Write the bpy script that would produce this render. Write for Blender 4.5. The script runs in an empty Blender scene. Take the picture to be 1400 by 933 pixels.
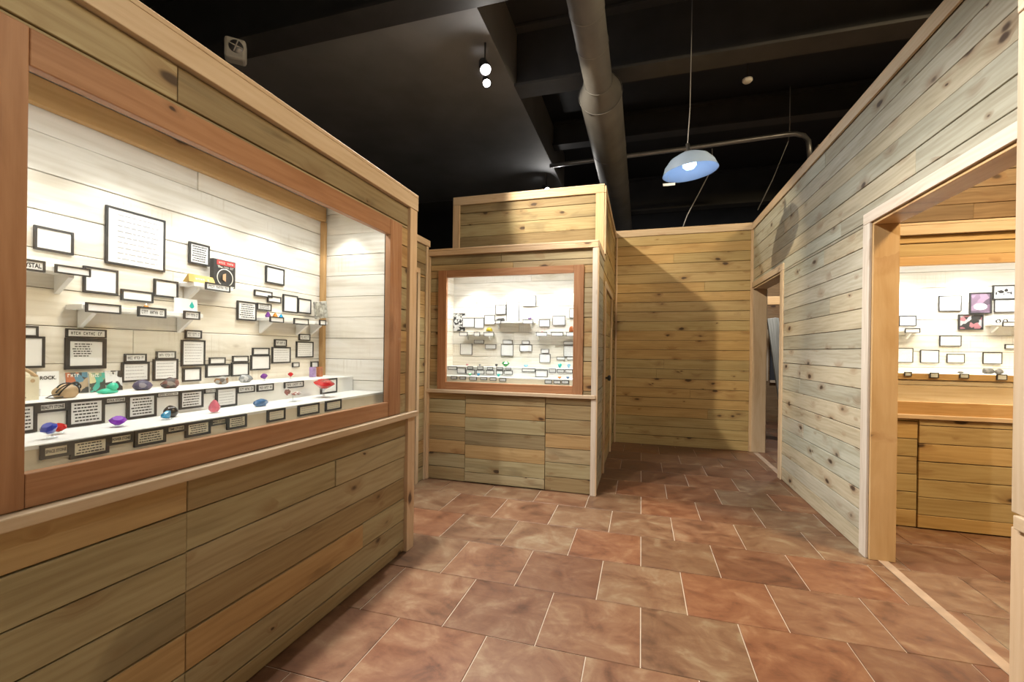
import bpy, bmesh, math, random
from mathutils import Vector, Matrix, noise as mnoise

random.seed(11)
sc = bpy.context.scene
C = sc.collection
PI = math.pi

# ------------------------------------------------------------------ camera
CAM_H = 1.3274
cam_d = bpy.data.cameras.new('camera')
cam = bpy.data.objects.new('camera', cam_d)
C.objects.link(cam)
cam_d.sensor_fit = 'HORIZONTAL'
cam_d.sensor_width = 36.0
cam_d.lens = 36.0 * 598.92 / 1400.0
cam_d.shift_y = 0.010
cam_d.clip_start = 0.02
cam.matrix_world = (Matrix.Translation((0, 0, CAM_H)) @ Matrix.Rotation(0.2874, 4, 'Z')
                    @ Matrix.Rotation(PI / 2 - 0.0016, 4, 'X') @ Matrix.Rotation(0.0127, 4, 'Z'))
sc.camera = cam

# ------------------------------------------------------------------ world, exposure
w = bpy.data.worlds.new('world'); sc.world = w
w.use_nodes = True
w.node_tree.nodes['Background'].inputs[0].default_value = (0.80, 0.86, 1.0, 1)
w.node_tree.nodes['Background'].inputs[1].default_value = 0.02
vs = sc.view_settings
vs.view_transform = 'Standard'; vs.look = 'None'; vs.gamma = 1.0
vs.use_curve_mapping = False
vs.exposure = 0.0


def lamp(name, kind, loc, energy, col=(1, 1, 1), target=None, **kw):
    d = bpy.data.lights.new(name, kind)
    d.energy = energy; d.color = col
    for k, v in kw.items():
        setattr(d, k, v)
    o = bpy.data.objects.new(name, d); C.objects.link(o)
    o.location = loc
    if target is not None:
        o.rotation_euler = (Vector(target) - Vector(loc)).to_track_quat('-Z', 'Y').to_euler()
    return o


# unseen fill lights added for hall and far room; lamp of the warm room
lamp('hall_fill_light', 'AREA', (0.0, -2.2, 4.6), 14, (1.0, 0.95, 0.84), (0, 0.6, 0), size=1.2)
lamp('hall_fill_light', 'AREA', (0.3, 0.6, 4.7), 6, (1.0, 0.95, 0.88), (0, 1.4, 0), size=1.2)
lamp('room_panel_lamp', 'AREA', (3.2, 2.2, 4.2), 240, (1.0, 0.76, 0.44), (2.6, 3.2, 0), size=0.7)
lamp('far_room_fill', 'AREA', (2.3, 6.95, 3.1), 60, (0.92, 0.95, 1.0), (2.1, 7.9, 0.6), size=0.4)  # added fill above the doorway head, lights the near side of the leaning boards

# key measures of the place (metres)
XL, XR = -1.478, 1.434          # faces of the long case and of the right wall
YC2, YT, YB = 4.086, 4.73, 6.627  # far case face, tall wall, back wall
XM = -0.394                     # corner of the far case and the side wall behind it
XG = -2.125                     # recessed wall between the two cases
ZC, ZW = 2.36, 3.08             # case height, wall height
PITCH = 0.137

CASE1_WALL = [
    (0.993, 1.662, 1.104, 1.746, 'b'),
    (1.206, 1.655, 1.431, 1.885, 'r'),
    (1.135, 1.53, 1.25, 1.631, 'b'),
    (1.262, 1.513, 1.384, 1.56, 'b'),
    (1.387, 1.545, 1.49, 1.622, 'b'),
    (1.526, 1.365, 1.605, 1.405, 'w', 'list'),
    (1.509, 1.235, 1.623, 1.358, 'l'),
    (1.539, 1.72, 1.64, 1.821, 'p'),
    (1.977, 1.695, 2.11, 1.791, 'b'),
    (1.903, 1.611, 2.023, 1.645, 'b'),
    (1.992, 1.587, 2.088, 1.624, 'b'),
    (2.103, 1.54, 2.218, 1.646, 'b'),
    (2.221, 1.544, 2.332, 1.637, 'b'),
    (1.798, 1.471, 1.916, 1.573, 'p'),
    (1.921, 1.535, 2.018, 1.575, 'p'),
    (2.044, 1.333, 2.134, 1.376, 'w', 'start'),
    (2.027, 1.236, 2.165, 1.331, 'l'),
    (2.233, 1.374, 2.327, 1.415, 'w', 'end'),
    (2.212, 1.267, 2.357, 1.367, 'l'),
    (0.917, 1.354, 1.007, 1.392, 'b'),
    (0.917, 1.245, 1.025, 1.356, 'b'),
    (1.085, 1.355, 1.212, 1.389, 'w', 'thick'),
    (1.083, 1.236, 1.212, 1.354, 'h'),
    (1.277, 1.259, 1.36, 1.294, 'w', 'geode'),
    (1.267, 1.176, 1.372, 1.258, 'l'),
    (1.4, 1.27, 1.483, 1.305, 'w', 'darkred'),
    (1.388, 1.175, 1.494, 1.27, 'l'),
    (1.517, 1.162, 1.604, 1.227, 'b'),
    (1.646, 1.24, 1.732, 1.274, 'b'),
    (1.629, 1.175, 1.758, 1.241, 'b'),
    (1.774, 1.248, 1.869, 1.281, 'b'),
    (1.768, 1.174, 1.873, 1.246, 'b'),
    (1.895, 1.283, 2.007, 1.325, 'b'),
    (1.885, 1.201, 2.013, 1.284, 'b'),
    (2.183, 1.208, 2.237, 1.237, 'b'),
    (2.34, 1.198, 2.404, 1.24, 'b'),
]
CASE1_SHELF = [
    (0.875, 1.572, 0.977, 1.61, 't', 'EM CRYSTAL'),
    (1.004, 1.577, 1.105, 1.607, 'b'),
    (1.092, 1.449, 1.204, 1.485, 'b'),
    (1.264, 1.446, 1.373, 1.487, 'w', 'orange'),
    (1.449, 1.449, 1.522, 1.487, 'w', 'drop'),
    (1.548, 1.594, 1.674, 1.629, 'w', 'book'),
    (1.918, 1.467, 2.013, 1.498, 'b'),
    (2.09, 1.466, 2.206, 1.502, 'b'),
    (2.302, 1.472, 2.358, 1.507, 'b'),
]
CASE1_UPPER = [
    (0.814, 1.05, 0.883, 1.151, 'p'),
    (0.883, 1.114, 0.959, 1.15, 't', 'REALITY STONE'),
    (0.958, 1.04, 1.061, 1.152, 'p'),
    (1.06, 1.121, 1.13, 1.151, 't', 'SOUL STONE'),
    (1.13, 1.044, 1.231, 1.151, 'p'),
    (1.233, 1.129, 1.316, 1.154, 'w', 'ball'),
    (1.319, 1.07, 1.419, 1.156, 'p'),
    (1.425, 1.126, 1.478, 1.156, 'w', 'pink'),
    (1.477, 1.05, 1.582, 1.155, 'l'),
    (1.584, 1.112, 1.678, 1.156, 'w', 'bluelump'),
    (1.693, 1.11, 1.791, 1.157, 'w', 'violet'),
    (1.862, 1.113, 1.997, 1.156, 'w', 'shells'),
    (2.135, 1.056, 2.275, 1.149, 'b'),
]
CASE1_LOWER = [
    (0.776, 1.014, 0.842, 1.056, 't', 'SPACE STONE'),
    (0.841, 0.954, 0.935, 1.063, 'p'),
    (0.934, 1.02, 1.002, 1.06, 't', 'POWER STONE'),
    (1.006, 0.962, 1.102, 1.072, 'p'),
    (1.103, 1.026, 1.171, 1.064, 't', 'TIME STONE'),
    (1.17, 0.97, 1.264, 1.071, 'p'),
    (1.265, 1.026, 1.332, 1.061, 't', 'MIND STONE'),
    (1.334, 0.975, 1.422, 1.063, 'p'),
    (1.527, 0.979, 1.626, 1.068, 'l'),
    (1.706, 0.974, 1.846, 1.064, 'l'),
    (1.893, 0.977, 2.016, 1.065, 'l'),
]
CASE2_WALL = [
    (-1.933, 1.58, -1.79, 1.687, 'b'),
    (-1.789, 1.571, -1.677, 1.686, 'b'),
    (-1.671, 1.611, -1.549, 1.717, 'b'),
    (-1.544, 1.723, -1.424, 1.829, 'b'),
    (-1.418, 1.626, -1.274, 1.859, 'b'),
    (-1.228, 1.805, -1.089, 1.918, 'b'),
    (-1.051, 1.585, -0.935, 1.664, 'b'),
    (-0.905, 1.6, -0.771, 1.701, 'b'),
    (-0.727, 1.676, -0.656, 1.776, 'b'),
    (-1.791, 1.401, -1.675, 1.441, 'l'),
    (-1.956, 1.273, -1.813, 1.399, 'b'),
    (-1.658, 1.342, -1.532, 1.393, 'b'),
    (-1.454, 1.397, -1.345, 1.443, 'b'),
    (-1.474, 1.268, -1.335, 1.394, 'b'),
    (-1.238, 1.397, -1.156, 1.436, 'b'),
    (-1.262, 1.319, -1.127, 1.393, 'b'),
    (-1.027, 1.302, -0.942, 1.348, 'b'),
    (-1.042, 1.202, -0.925, 1.296, 'b'),
    (-0.784, 1.393, -0.668, 1.431, 'l'),
    (-0.783, 1.271, -0.666, 1.385, 'l'),
    (-0.857, 1.235, -0.766, 1.268, 'b'),
    (-0.751, 1.237, -0.666, 1.27, 'b'),
]
CASE2_SHELF = [
    (-1.936, 1.482, -1.84, 1.527, 'b'),
    (-1.763, 1.479, -1.694, 1.527, 'b'),
    (-1.648, 1.479, -1.534, 1.527, 'b'),
    (-1.064, 1.481, -0.946, 1.527, 'b'),
    (-0.904, 1.485, -0.777, 1.527, 'b'),
    (-0.747, 1.482, -0.648, 1.527, 'b'),
    (-1.515, 1.613, -1.453, 1.653, 'b'),
    (-1.209, 1.612, -1.097, 1.659, 'b'),
]
CASE2_UPPER = [
    (-1.183, 1.109, -1.043, 1.146, 'b'),
    (-1.041, 1.06, -0.914, 1.132, 'b'),
    (-0.898, 1.107, -0.829, 1.15, 'l'),
    (-0.815, 1.107, -0.743, 1.145, 'l'),
    (-0.733, 1.108, -0.659, 1.147, 'l'),
    (-2.018, 1.11, -1.913, 1.147, 'l'),
    (-1.909, 1.073, -1.811, 1.134, 'b'),
    (-1.789, 1.119, -1.727, 1.153, 'l'),
    (-1.803, 1.068, -1.703, 1.116, 'b'),
    (-1.677, 1.119, -1.61, 1.155, 'l'),
    (-1.688, 1.071, -1.597, 1.116, 'b'),
    (-1.565, 1.12, -1.503, 1.15, 'l'),
    (-1.577, 1.072, -1.489, 1.115, 'b'),
    (-1.463, 1.123, -1.391, 1.152, 'l'),
    (-1.466, 1.073, -1.389, 1.117, 'b'),
    (-1.359, 1.123, -1.301, 1.147, 'l'),
    (-1.378, 1.076, -1.285, 1.12, 'b'),
]
CASE2_LOWER = [
    (-1.891, 1.022, -1.825, 1.058, 'l'),
    (-1.793, 1.022, -1.727, 1.055, 'l'),
    (-1.687, 1.017, -1.607, 1.056, 'l'),
    (-1.567, 1.024, -1.496, 1.056, 'l'),
    (-1.465, 1.02, -1.397, 1.055, 'l'),
    (-1.364, 1.016, -1.294, 1.051, 'l'),
    (-0.899, 1.01, -0.83, 1.047, 'l'),
    (-0.812, 1.011, -0.744, 1.046, 'l'),
    (-0.734, 1.013, -0.665, 1.048, 'l'),
]
CASE3_WALL = [
    (2.418, 1.707, 2.572, 1.838, 'b'),
    (2.789, 1.694, 2.938, 1.799, 'b'),
    (2.141, 1.583, 2.263, 1.672, 'b'),
    (2.427, 1.412, 2.575, 1.501, 'l'),
    (2.098, 1.267, 2.244, 1.392, 'l'),
    (2.295, 1.267, 2.425, 1.378, 'l'),
    (2.478, 1.271, 2.599, 1.347, 'l'),
    (2.719, 1.267, 2.845, 1.362, 'l'),
    (2.862, 1.392, 2.951, 1.432, 'b'),
]
CASE3_SHELF = [
    (2.146, 1.52, 2.252, 1.56, 'b'),
    (2.796, 1.573, 2.891, 1.611, 'b'),
]
CASE3_EDGE = [
    (2.006, 1.164, 2.054, 1.198, 'l'),
    (2.172, 1.155, 2.228, 1.197, 'l'),
    (2.359, 1.158, 2.416, 1.193, 'l'),
    (2.584, 1.151, 2.645, 1.194, 'l'),
]

# ------------------------------------------------------------------ node helpers
class NT:
    def __init__(self, name):
        self.m = bpy.data.materials.new(name); self.m.use_nodes = True
        self.t = self.m.node_tree; self.t.nodes.clear()
        self.out = self.n('ShaderNodeOutputMaterial')

    def n(self, typ, **kw):
        nd = self.t.nodes.new(typ)
        for k, v in kw.items():
            setattr(nd, k, v)
        return nd

    def l(self, a, b):
        self.t.links.new(a, b)

    def put(self, sock, v):
        if hasattr(v, 'is_linked') or hasattr(v, 'links'):
            self.l(v, sock)
        else:
            sock.default_value = v

    def math(self, op, a, b=0.0, c=0.0, clamp=False):
        nd = self.n('ShaderNodeMath', operation=op); nd.use_clamp = clamp
        self.put(nd.inputs[0], a); self.put(nd.inputs[1], b); self.put(nd.inputs[2], c)
        return nd.outputs[0]

    def vmul(self, v, s):
        nd = self.n('ShaderNodeVectorMath', operation='MULTIPLY')
        self.put(nd.inputs[0], v); self.put(nd.inputs[1], s)
        return nd.outputs[0]

    def vadd(self, v, s):
        nd = self.n('ShaderNodeVectorMath', operation='ADD')
        self.put(nd.inputs[0], v); self.put(nd.inputs[1], s)
        return nd.outputs[0]

    def noise(self, vec, scale=1.0, detail=3.0, rough=0.5, dist=0.0):
        nd = self.n('ShaderNodeTexNoise')
        self.l(vec, nd.inputs['Vector'])
        nd.inputs['Scale'].default_value = scale; nd.inputs['Detail'].default_value = detail
        nd.inputs['Roughness'].default_value = rough; nd.inputs['Distortion'].default_value = dist
        return nd.outputs[0]

    def ramp(self, fac, stops, interp='LINEAR'):
        nd = self.n('ShaderNodeValToRGB'); cr = nd.color_ramp; cr.interpolation = interp
        while len(cr.elements) < len(stops):
            cr.elements.new(0.5)
        for e, (p, c) in zip(cr.elements, stops):
            e.position = p; e.color = (c[0], c[1], c[2], 1)
        self.l(fac, nd.inputs[0])
        return nd.outputs[0]

    def step(self, v, a, b):
        nd = self.n('ShaderNodeMapRange'); nd.interpolation_type = 'SMOOTHSTEP'; nd.clamp = True
        self.put(nd.inputs[0], v)
        nd.inputs[1].default_value = a; nd.inputs[2].default_value = b
        nd.inputs[3].default_value = 0.0; nd.inputs[4].default_value = 1.0
        return nd.outputs[0]

    def mix(self, fac, a, b, mode='MIX'):
        nd = self.n('ShaderNodeMix', data_type='RGBA', blend_type=mode)
        self.put(nd.inputs[0], fac)
        for s, v in ((nd.inputs[6], a), (nd.inputs[7], b)):
            if isinstance(v, tuple):
                s.default_value = (v[0], v[1], v[2], 1)
            else:
                self.l(v, s)
        return nd.outputs[2]

    def bsdf(self, col, rough=0.6, **kw):
        p = self.n('ShaderNodeBsdfPrincipled')
        if isinstance(col, tuple):
            p.inputs['Base Color'].default_value = (col[0], col[1], col[2], 1)
        else:
            self.l(col, p.inputs['Base Color'])
        self.put(p.inputs['Roughness'], rough)
        for k, v in kw.items():
            p.inputs[k.replace('_', ' ')].default_value = v
        self.l(p.outputs[0], self.out.inputs[0])
        return p

    def bump(self, p, h, strength=0.2, dist=0.004):
        b = self.n('ShaderNodeBump')
        b.inputs['Strength'].default_value = strength; b.inputs['Distance'].default_value = dist
        self.l(h, b.inputs['Height']); self.l(b.outputs[0], p.inputs['Normal'])


def wood(name, light, mid, dark, tints, knots=0.5, knot_col=(0.035, 0.016, 0.008), halo=(0.20, 0.09, 0.03),
         stain=(0.16, 0.13, 0.09), stain_amt=0.35, rough=0.62, kscale=(4.4, 0.0, 8.5), saw=0.0):
    t = NT(name)
    tc = t.n('ShaderNodeTexCoord'); oi = t.n('ShaderNodeObjectInfo')
    rnd = oi.outputs['Random']
    cx = t.n('ShaderNodeCombineXYZ')
    t.l(t.math('MULTIPLY', rnd, 91.0), cx.inputs[0])
    t.l(t.math('MULTIPLY', rnd, 37.0), cx.inputs[1])
    t.l(t.math('MULTIPLY', rnd, 63.0), cx.inputs[2])
    v = t.vadd(tc.outputs['Object'], cx.outputs[0])
    # knots: cells that are wider than tall, only some of them hold a knot
    wob = t.n('ShaderNodeTexNoise'); wob.inputs['Scale'].default_value = 9.0; wob.inputs['Detail'].default_value = 2.0
    t.l(v, wob.inputs['Vector'])
    vk = t.vadd(t.vmul(v, kscale), t.vmul(wob.outputs['Color'], (0.30, 0.0, 0.30)))
    vo = t.n('ShaderNodeTexVoronoi'); vo.inputs['Scale'].default_value = 1.0
    t.l(vk, vo.inputs['Vector'])
    sep = t.n('ShaderNodeSeparateColor'); t.l(vo.outputs['Color'], sep.inputs[0])
    sel = t.math('GREATER_THAN', sep.outputs[0], 1.0 - knots)
    size = t.math('MULTIPLY_ADD', sep.outputs[1], 0.85, 0.38)
    dk = t.math('DIVIDE', vo.outputs['Distance'], size)
    knot = t.math('MULTIPLY', t.math('SUBTRACT', 1.0, t.step(dk, 0.09, 0.20)), sel)
    hal = t.math('MULTIPLY', t.math('SUBTRACT', 1.0, t.step(dk, 0.12, 0.55)), sel)
    # grain bends round the knots
    bend = t.n('ShaderNodeCombineXYZ'); t.l(t.math('MULTIPLY', hal, 0.035), bend.inputs[2])
    vg = t.vadd(v, bend.outputs[0])
    g1 = t.noise(t.vmul(vg, (3.0, 60.0, 95.0)), 1.0, 5.0, 0.62)
    g2 = t.noise(t.vmul(vg, (1.3, 8.0, 13.0)), 1.0, 4.0, 0.58, 0.9)
    wv = t.n('ShaderNodeTexWave', wave_type='BANDS', bands_direction='Z')
    wv.inputs['Scale'].default_value = 7.0; wv.inputs['Distortion'].default_value = 9.0
    wv.inputs['Detail'].default_value = 2.0; wv.inputs['Detail Scale'].default_value = 0.8
    t.l(t.vmul(vg, (0.35, 1.0, 1.5)), wv.inputs['Vector'])
    f = t.math('ADD', t.math('MULTIPLY', g1, 0.24), t.math('MULTIPLY', g2, 0.60))
    f = t.math('MULTIPLY_ADD', wv.outputs['Fac'], 0.07, f)
    col = t.ramp(f, [(0.28, dark), (0.46, mid), (0.66, light)])
    st = t.step(t.noise(t.vmul(v, (1.1, 4.0, 5.0)), 1.0, 3.0, 0.6, 1.2), 0.56, 0.72)
    col = t.mix(t.math('MULTIPLY', st, stain_amt), col, stain)
    if saw > 0:
        sw = t.noise(t.vmul(v, (120.0, 3.0, 3.0)), 1.0, 2.0, 0.5)
        sm = t.step(t.noise(t.vmul(v, (2.0, 5.0, 6.0)), 1.0, 2.0, 0.5), 0.5, 0.65)
        col = t.mix(t.math('MULTIPLY', t.math('MULTIPLY', t.step(sw, 0.5, 0.7), sm), saw), col, stain)
    col = t.mix(t.math('MULTIPLY', hal, 0.42), col, halo)
    col = t.mix(t.math('MULTIPLY', knot, 0.88), col, knot_col)
    k = len(tints)
    tint = t.ramp(t.math('FRACT', t.math('MULTIPLY', rnd, 7.31)), [(i / k, c) for i, c in enumerate(tints)], 'CONSTANT')
    col = t.mix(1.0, col, tint, 'MULTIPLY')
    p = t.bsdf(col, rough)
    p.inputs['Specular IOR Level'].default_value = 0.35
    t.bump(p, g1, 0.22, 0.003)
    return t.m


def plain(name, col, rough=0.5, vary=0.06, metal=0.0, scale=8.0, **kw):
    t = NT(name)
    tc = t.n('ShaderNodeTexCoord')
    n = t.noise(tc.outputs['Object'], scale, 4.0, 0.55)
    a = tuple(max(0.0, c * (1 - vary)) for c in col); b = tuple(min(1.0, c * (1 + vary)) for c in col)
    p = t.bsdf(t.ramp(n, [(0.3, a), (0.7, b)]), rough, **kw)
    p.inputs['Metallic'].default_value = metal
    return t.m


def emit(name, col, strength):
    t = NT(name)
    e = t.n('ShaderNodeEmission'); e.inputs[0].default_value = (*col, 1); e.inputs[1].default_value = strength
    t.l(e.outputs[0], t.out.inputs[0])
    return t.m


def patches(name, cols, scale, rough=0.5):
    """mottled colour, several hues (stones, printed covers)"""
    t = NT(name)
    tc = t.n('ShaderNodeTexCoord')
    vo = t.n('ShaderNodeTexVoronoi'); vo.inputs['Scale'].default_value = scale
    nz = t.n('ShaderNodeTexNoise'); nz.inputs['Scale'].default_value = scale * 0.8
    t.l(tc.outputs['Object'], nz.inputs['Vector'])
    t.l(t.vadd(tc.outputs['Object'], t.vmul(nz.outputs['Color'], (0.6 / scale,) * 3)), vo.inputs['Vector'])
    sep = t.n('ShaderNodeSeparateColor'); t.l(vo.outputs['Color'], sep.inputs[0])
    k = len(cols)
    t.bsdf(t.ramp(sep.outputs[0], [(i / k, c) for i, c in enumerate(cols)], 'CONSTANT'), rough)
    return t.m


M = {}
M['plank'] = wood('weathered_pine_planks', (0.435, 0.36, 0.225), (0.365, 0.285, 0.165), (0.265, 0.190, 0.100),
                  [(1, .99, .95), (.86, .88, .82), (1.10, .94, .72), (.95, 1.0, .93), (1.12, 1.0, .80), (.68, .66, .60), (1.05, .86, .64), (1.0, 1.03, 1.0), (.80, .74, .62)],
                  stain=(0.13, 0.095, 0.055), stain_amt=0.5, kscale=(4.8, 0.0, 10.0))
M['greyplank'] = wood('grey_green_pine_planks', (0.51, 0.475, 0.392), (0.43, 0.392, 0.308), (0.31, 0.270, 0.192),
                      [(1, 1, .97), (.88, .9, .86), (1.04, .98, .86), (.96, 1.02, 1.0), (1.06, 1.0, .88), (.82, .82, .77)],
                      stain=(0.23, 0.205, 0.155), stain_amt=0.35, kscale=(4.8, 0.0, 10.0))
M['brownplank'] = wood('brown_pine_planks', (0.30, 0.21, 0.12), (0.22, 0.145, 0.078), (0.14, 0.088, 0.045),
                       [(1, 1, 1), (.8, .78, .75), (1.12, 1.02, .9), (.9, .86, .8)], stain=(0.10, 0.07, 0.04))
M['goldplank'] = wood('golden_pine_planks', (0.50, 0.38, 0.20), (0.43, 0.31, 0.148), (0.33, 0.22, 0.095),
                      [(1, .99, .95), (.93, .93, .85), (1.06, .97, .82), (.97, .98, .9), (1.05, .93, .74)],
                      stain=(0.26, 0.19, 0.095), stain_amt=0.3, kscale=(4.8, 0.0, 10.0))
M['trim'] = wood('planed_pine_trim', (0.62, 0.49, 0.345), (0.56, 0.425, 0.280), (0.47, 0.335, 0.200),
                 [(1, 1, 1), (.95, .96, .98), (1.04, .98, .92)], knots=0.16, halo=(0.34, 0.18, 0.08), stain_amt=0.12, stain=(0.4, 0.26, 0.15), rough=0.5)
M['paletrim'] = wood('pale_grey_pine_trim', (0.66, 0.59, 0.50), (0.58, 0.505, 0.415), (0.48, 0.395, 0.30),
                     [(1, 1, 1), (.95, .96, .98), (1.03, 1.0, .97)], knots=0.16, halo=(0.34, 0.22, 0.12), stain_amt=0.2, stain=(0.4, 0.33, 0.26), rough=0.55)
M['gold'] = wood('golden_pine_board', (0.57, 0.375, 0.185), (0.50, 0.315, 0.14), (0.42, 0.245, 0.095),
                 [(1, 1, 1), (1.03, .98, .92)], knots=0.25, halo=(0.30, 0.14, 0.05), stain_amt=0.12, stain=(0.36, 0.2, 0.09), rough=0.5)
M['cedar'] = wood('red_cedar_frame', (0.46, 0.255, 0.140), (0.375, 0.190, 0.094), (0.27, 0.120, 0.052),
                  [(1, 1, 1), (.93, .92, .9), (1.06, 1.0, .95)], knots=0.18, halo=(0.16, 0.07, 0.025), stain_amt=0.22, stain=(0.2, 0.11, 0.06), rough=0.5)
M['white'] = wood('whitewashed_planks', (0.86, 0.83, 0.78), (0.79, 0.75, 0.68), (0.64, 0.59, 0.50),
                  [(1, 1, 1), (.95, .95, .94), (1.03, 1.02, 1.0), (.98, .96, .92)], knots=0.10, knot_col=(0.30, 0.24, 0.17), halo=(0.55, 0.48, 0.37),
                  stain=(0.55, 0.48, 0.38), stain_amt=0.4, rough=0.75, saw=0.4)
M['greyboard'] = wood('old_grey_boards', (0.42, 0.39, 0.32), (0.30, 0.275, 0.22), (0.18, 0.16, 0.125), [(1, 1, 1), (.8, .82, .82), (1.1, 1.08, 1.02)], knots=0.1)
M['backing'] = plain('dark_gap', (0.045, 0.032, 0.02), 0.9)
M['black'] = plain('black_paint', (0.016, 0.016, 0.018), 0.65, 0.25, scale=1.5)
M['blackwall'] = plain('black_wall_paint', (0.17, 0.175, 0.185), 0.7, 0.2, scale=1.2)
M['ductpaint'] = plain('black_duct_paint', (0.105, 0.103, 0.100), 0.55, 0.2, scale=3)
M['beampaint'] = plain('black_beam_paint', (0.040, 0.040, 0.042), 0.55, 0.2, scale=3)
M['frame'] = plain('black_card_frame', (0.030, 0.029, 0.030), 0.6)
M['paper'] = plain('white_card', (0.80, 0.80, 0.80), 0.7, 0.02)
M['cream'] = plain('cream_card', (0.82, 0.76, 0.62), 0.7, 0.03)
M['ink'] = plain('black_ink', (0.02, 0.02, 0.022), 0.7)
M['greyink'] = plain('grey_ink', (0.42, 0.42, 0.43), 0.7)
M['riser'] = plain('white_painted_board', (0.80, 0.79, 0.76), 0.6, 0.03)
M['beige'] = plain('beige_riser_board', (0.66, 0.57, 0.43), 0.65, 0.05)
M['metal'] = plain('brushed_steel', (0.55, 0.55, 0.56), 0.3, 0.05, 1.0)
M['darkmetal'] = plain('dark_steel', (0.06, 0.06, 0.065), 0.4, 0.1, 0.8)
M['wire'] = plain('grey_wire', (0.35, 0.35, 0.36), 0.5)
M['pipe'] = plain('grey_conduit', (0.30, 0.30, 0.31), 0.35, 0.1, 0.7)
M['shade'] = plain('blue_grey_enamel', (0.16, 0.21, 0.30), 0.35, 0.05)
M['plastic'] = plain('white_plastic', (0.70, 0.69, 0.65), 0.45, 0.03)
M['lens'] = emit('spot_lens', (1.0, 0.97, 0.93), 30.0)
M['lens_case'] = emit('downlight_lens', (1.0, 0.96, 0.90), 12.0)
M['bulb'] = emit('blue_white_bulb', (0.55, 0.78, 1.0), 5.0)
M['window'] = emit('bright_window', (0.70, 0.85, 1.0), 1.2)
M['tan'] = plain('tan_leather', (0.52, 0.37, 0.22), 0.55, 0.12)
M['ivory'] = plain('ivory_bag', (0.72, 0.66, 0.50), 0.6, 0.04)
M['teal'] = plain('teal_glaze', (0.05, 0.55, 0.36), 0.3, 0.15)
M['goldfoil'] = plain('gold_foil', (0.42, 0.27, 0.06), 0.35, 0.2, 0.3)
M['red'] = plain('red_print', (0.62, 0.06, 0.06), 0.5)
M['whiteprint'] = plain('white_print', (0.75, 0.73, 0.66), 0.6)
M['skin'] = plain('tan_print', (0.60, 0.38, 0.22), 0.6)
M['plaque'] = patches('pewter_relief', [(0.30, 0.29, 0.25), (0.42, 0.41, 0.36), (0.22, 0.21, 0.19), (0.5, 0.5, 0.45)], 60, 0.4)
M['covA'] = patches('cover_dark_mixed', [(0.05, 0.05, 0.05), (0.10, 0.22, 0.30), (0.42, 0.13, 0.06), (0.40, 0.30, 0.20), (0.06, 0.06, 0.06)], 38)
M['covB'] = patches('cover_green_mixed', [(0.05, 0.06, 0.05), (0.06, 0.35, 0.28), (0.55, 0.50, 0.30), (0.05, 0.06, 0.05), (0.20, 0.30, 0.18)], 42)
M['covC'] = patches('cover_black_white', [(0.03, 0.03, 0.03), (0.70, 0.70, 0.70), (0.05, 0.05, 0.05), (0.6, 0.6, 0.6)], 42)
M['photoA'] = patches('photo_violet', [(0.10, 0.07, 0.10), (0.20, 0.13, 0.19), (0.30, 0.20, 0.28), (0.14, 0.10, 0.14)], 18)
M['photoB'] = patches('photo_dark_flowers', [(0.03, 0.03, 0.03), (0.5, 0.5, 0.5), (0.45, 0.18, 0.20), (0.04, 0.04, 0.04), (0.05, 0.05, 0.05)], 30)


def gemmat(name, col, rough=0.12, tr=0.0):
    t = NT(name)
    tc = t.n('ShaderNodeTexCoord')
    n = t.noise(tc.outputs['Object'], 30.0, 2.0)
    p = t.bsdf(t.ramp(n, [(0.3, tuple(c * 0.7 for c in col)), (0.7, tuple(min(1, c * 1.15) for c in col))]), rough)
    p.inputs['Coat Weight'].default_value = 0.5
    p.inputs['Transmission Weight'].default_value = tr
    return t.m


G = {k: gemmat('gem_' + k, c) for k, c in dict(
    blue=(0.02, 0.05, 0.45), red=(0.50, 0.015, 0.02), purple=(0.22, 0.03, 0.50), cyan=(0.01, 0.28, 0.55), black=(0.02, 0.02, 0.022),
    pink=(0.70, 0.16, 0.22), green=(0.01, 0.30, 0.05), teal=(0.02, 0.50, 0.45), orange=(0.60, 0.22, 0.03), violet=(0.16, 0.03, 0.26),
    yellow=(0.50, 0.38, 0.02), grey=(0.30, 0.30, 0.31), steelblue=(0.06, 0.16, 0.34), lilac=(0.40, 0.27, 0.55), copper=(0.45, 0.14, 0.05),
    lightblue=(0.25, 0.55, 0.75), rose=(0.65, 0.30, 0.32)).items()}
S = {'purple': patches('stone_purple', [(0.10, 0.08, 0.14), (0.05, 0.05, 0.10), (0.24, 0.22, 0.26), (0.09, 0.07, 0.16)], 60, 0.45),
     'darkred': patches('stone_dark_red', [(0.16, 0.07, 0.06), (0.07, 0.06, 0.06), (0.25, 0.22, 0.2), (0.2, 0.06, 0.05)], 60, 0.5),
     'brown': patches('stone_brown_grey', [(0.24, 0.12, 0.05), (0.35, 0.34, 0.32), (0.12, 0.1, 0.09), (0.3, 0.2, 0.1)], 60, 0.5),
     'grey': patches('stone_grey_white', [(0.25, 0.26, 0.27), (0.5, 0.5, 0.5), (0.14, 0.15, 0.16)], 60, 0.5),
     'dark': patches('stone_charcoal', [(0.10, 0.095, 0.09), (0.16, 0.15, 0.14), (0.07, 0.07, 0.07)], 60, 0.6),
     'shell': patches('shell_red_white', [(0.6, 0.55, 0.52), (0.30, 0.09, 0.07), (0.7, 0.68, 0.66), (0.25, 0.12, 0.1)], 70, 0.4)}


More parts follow.
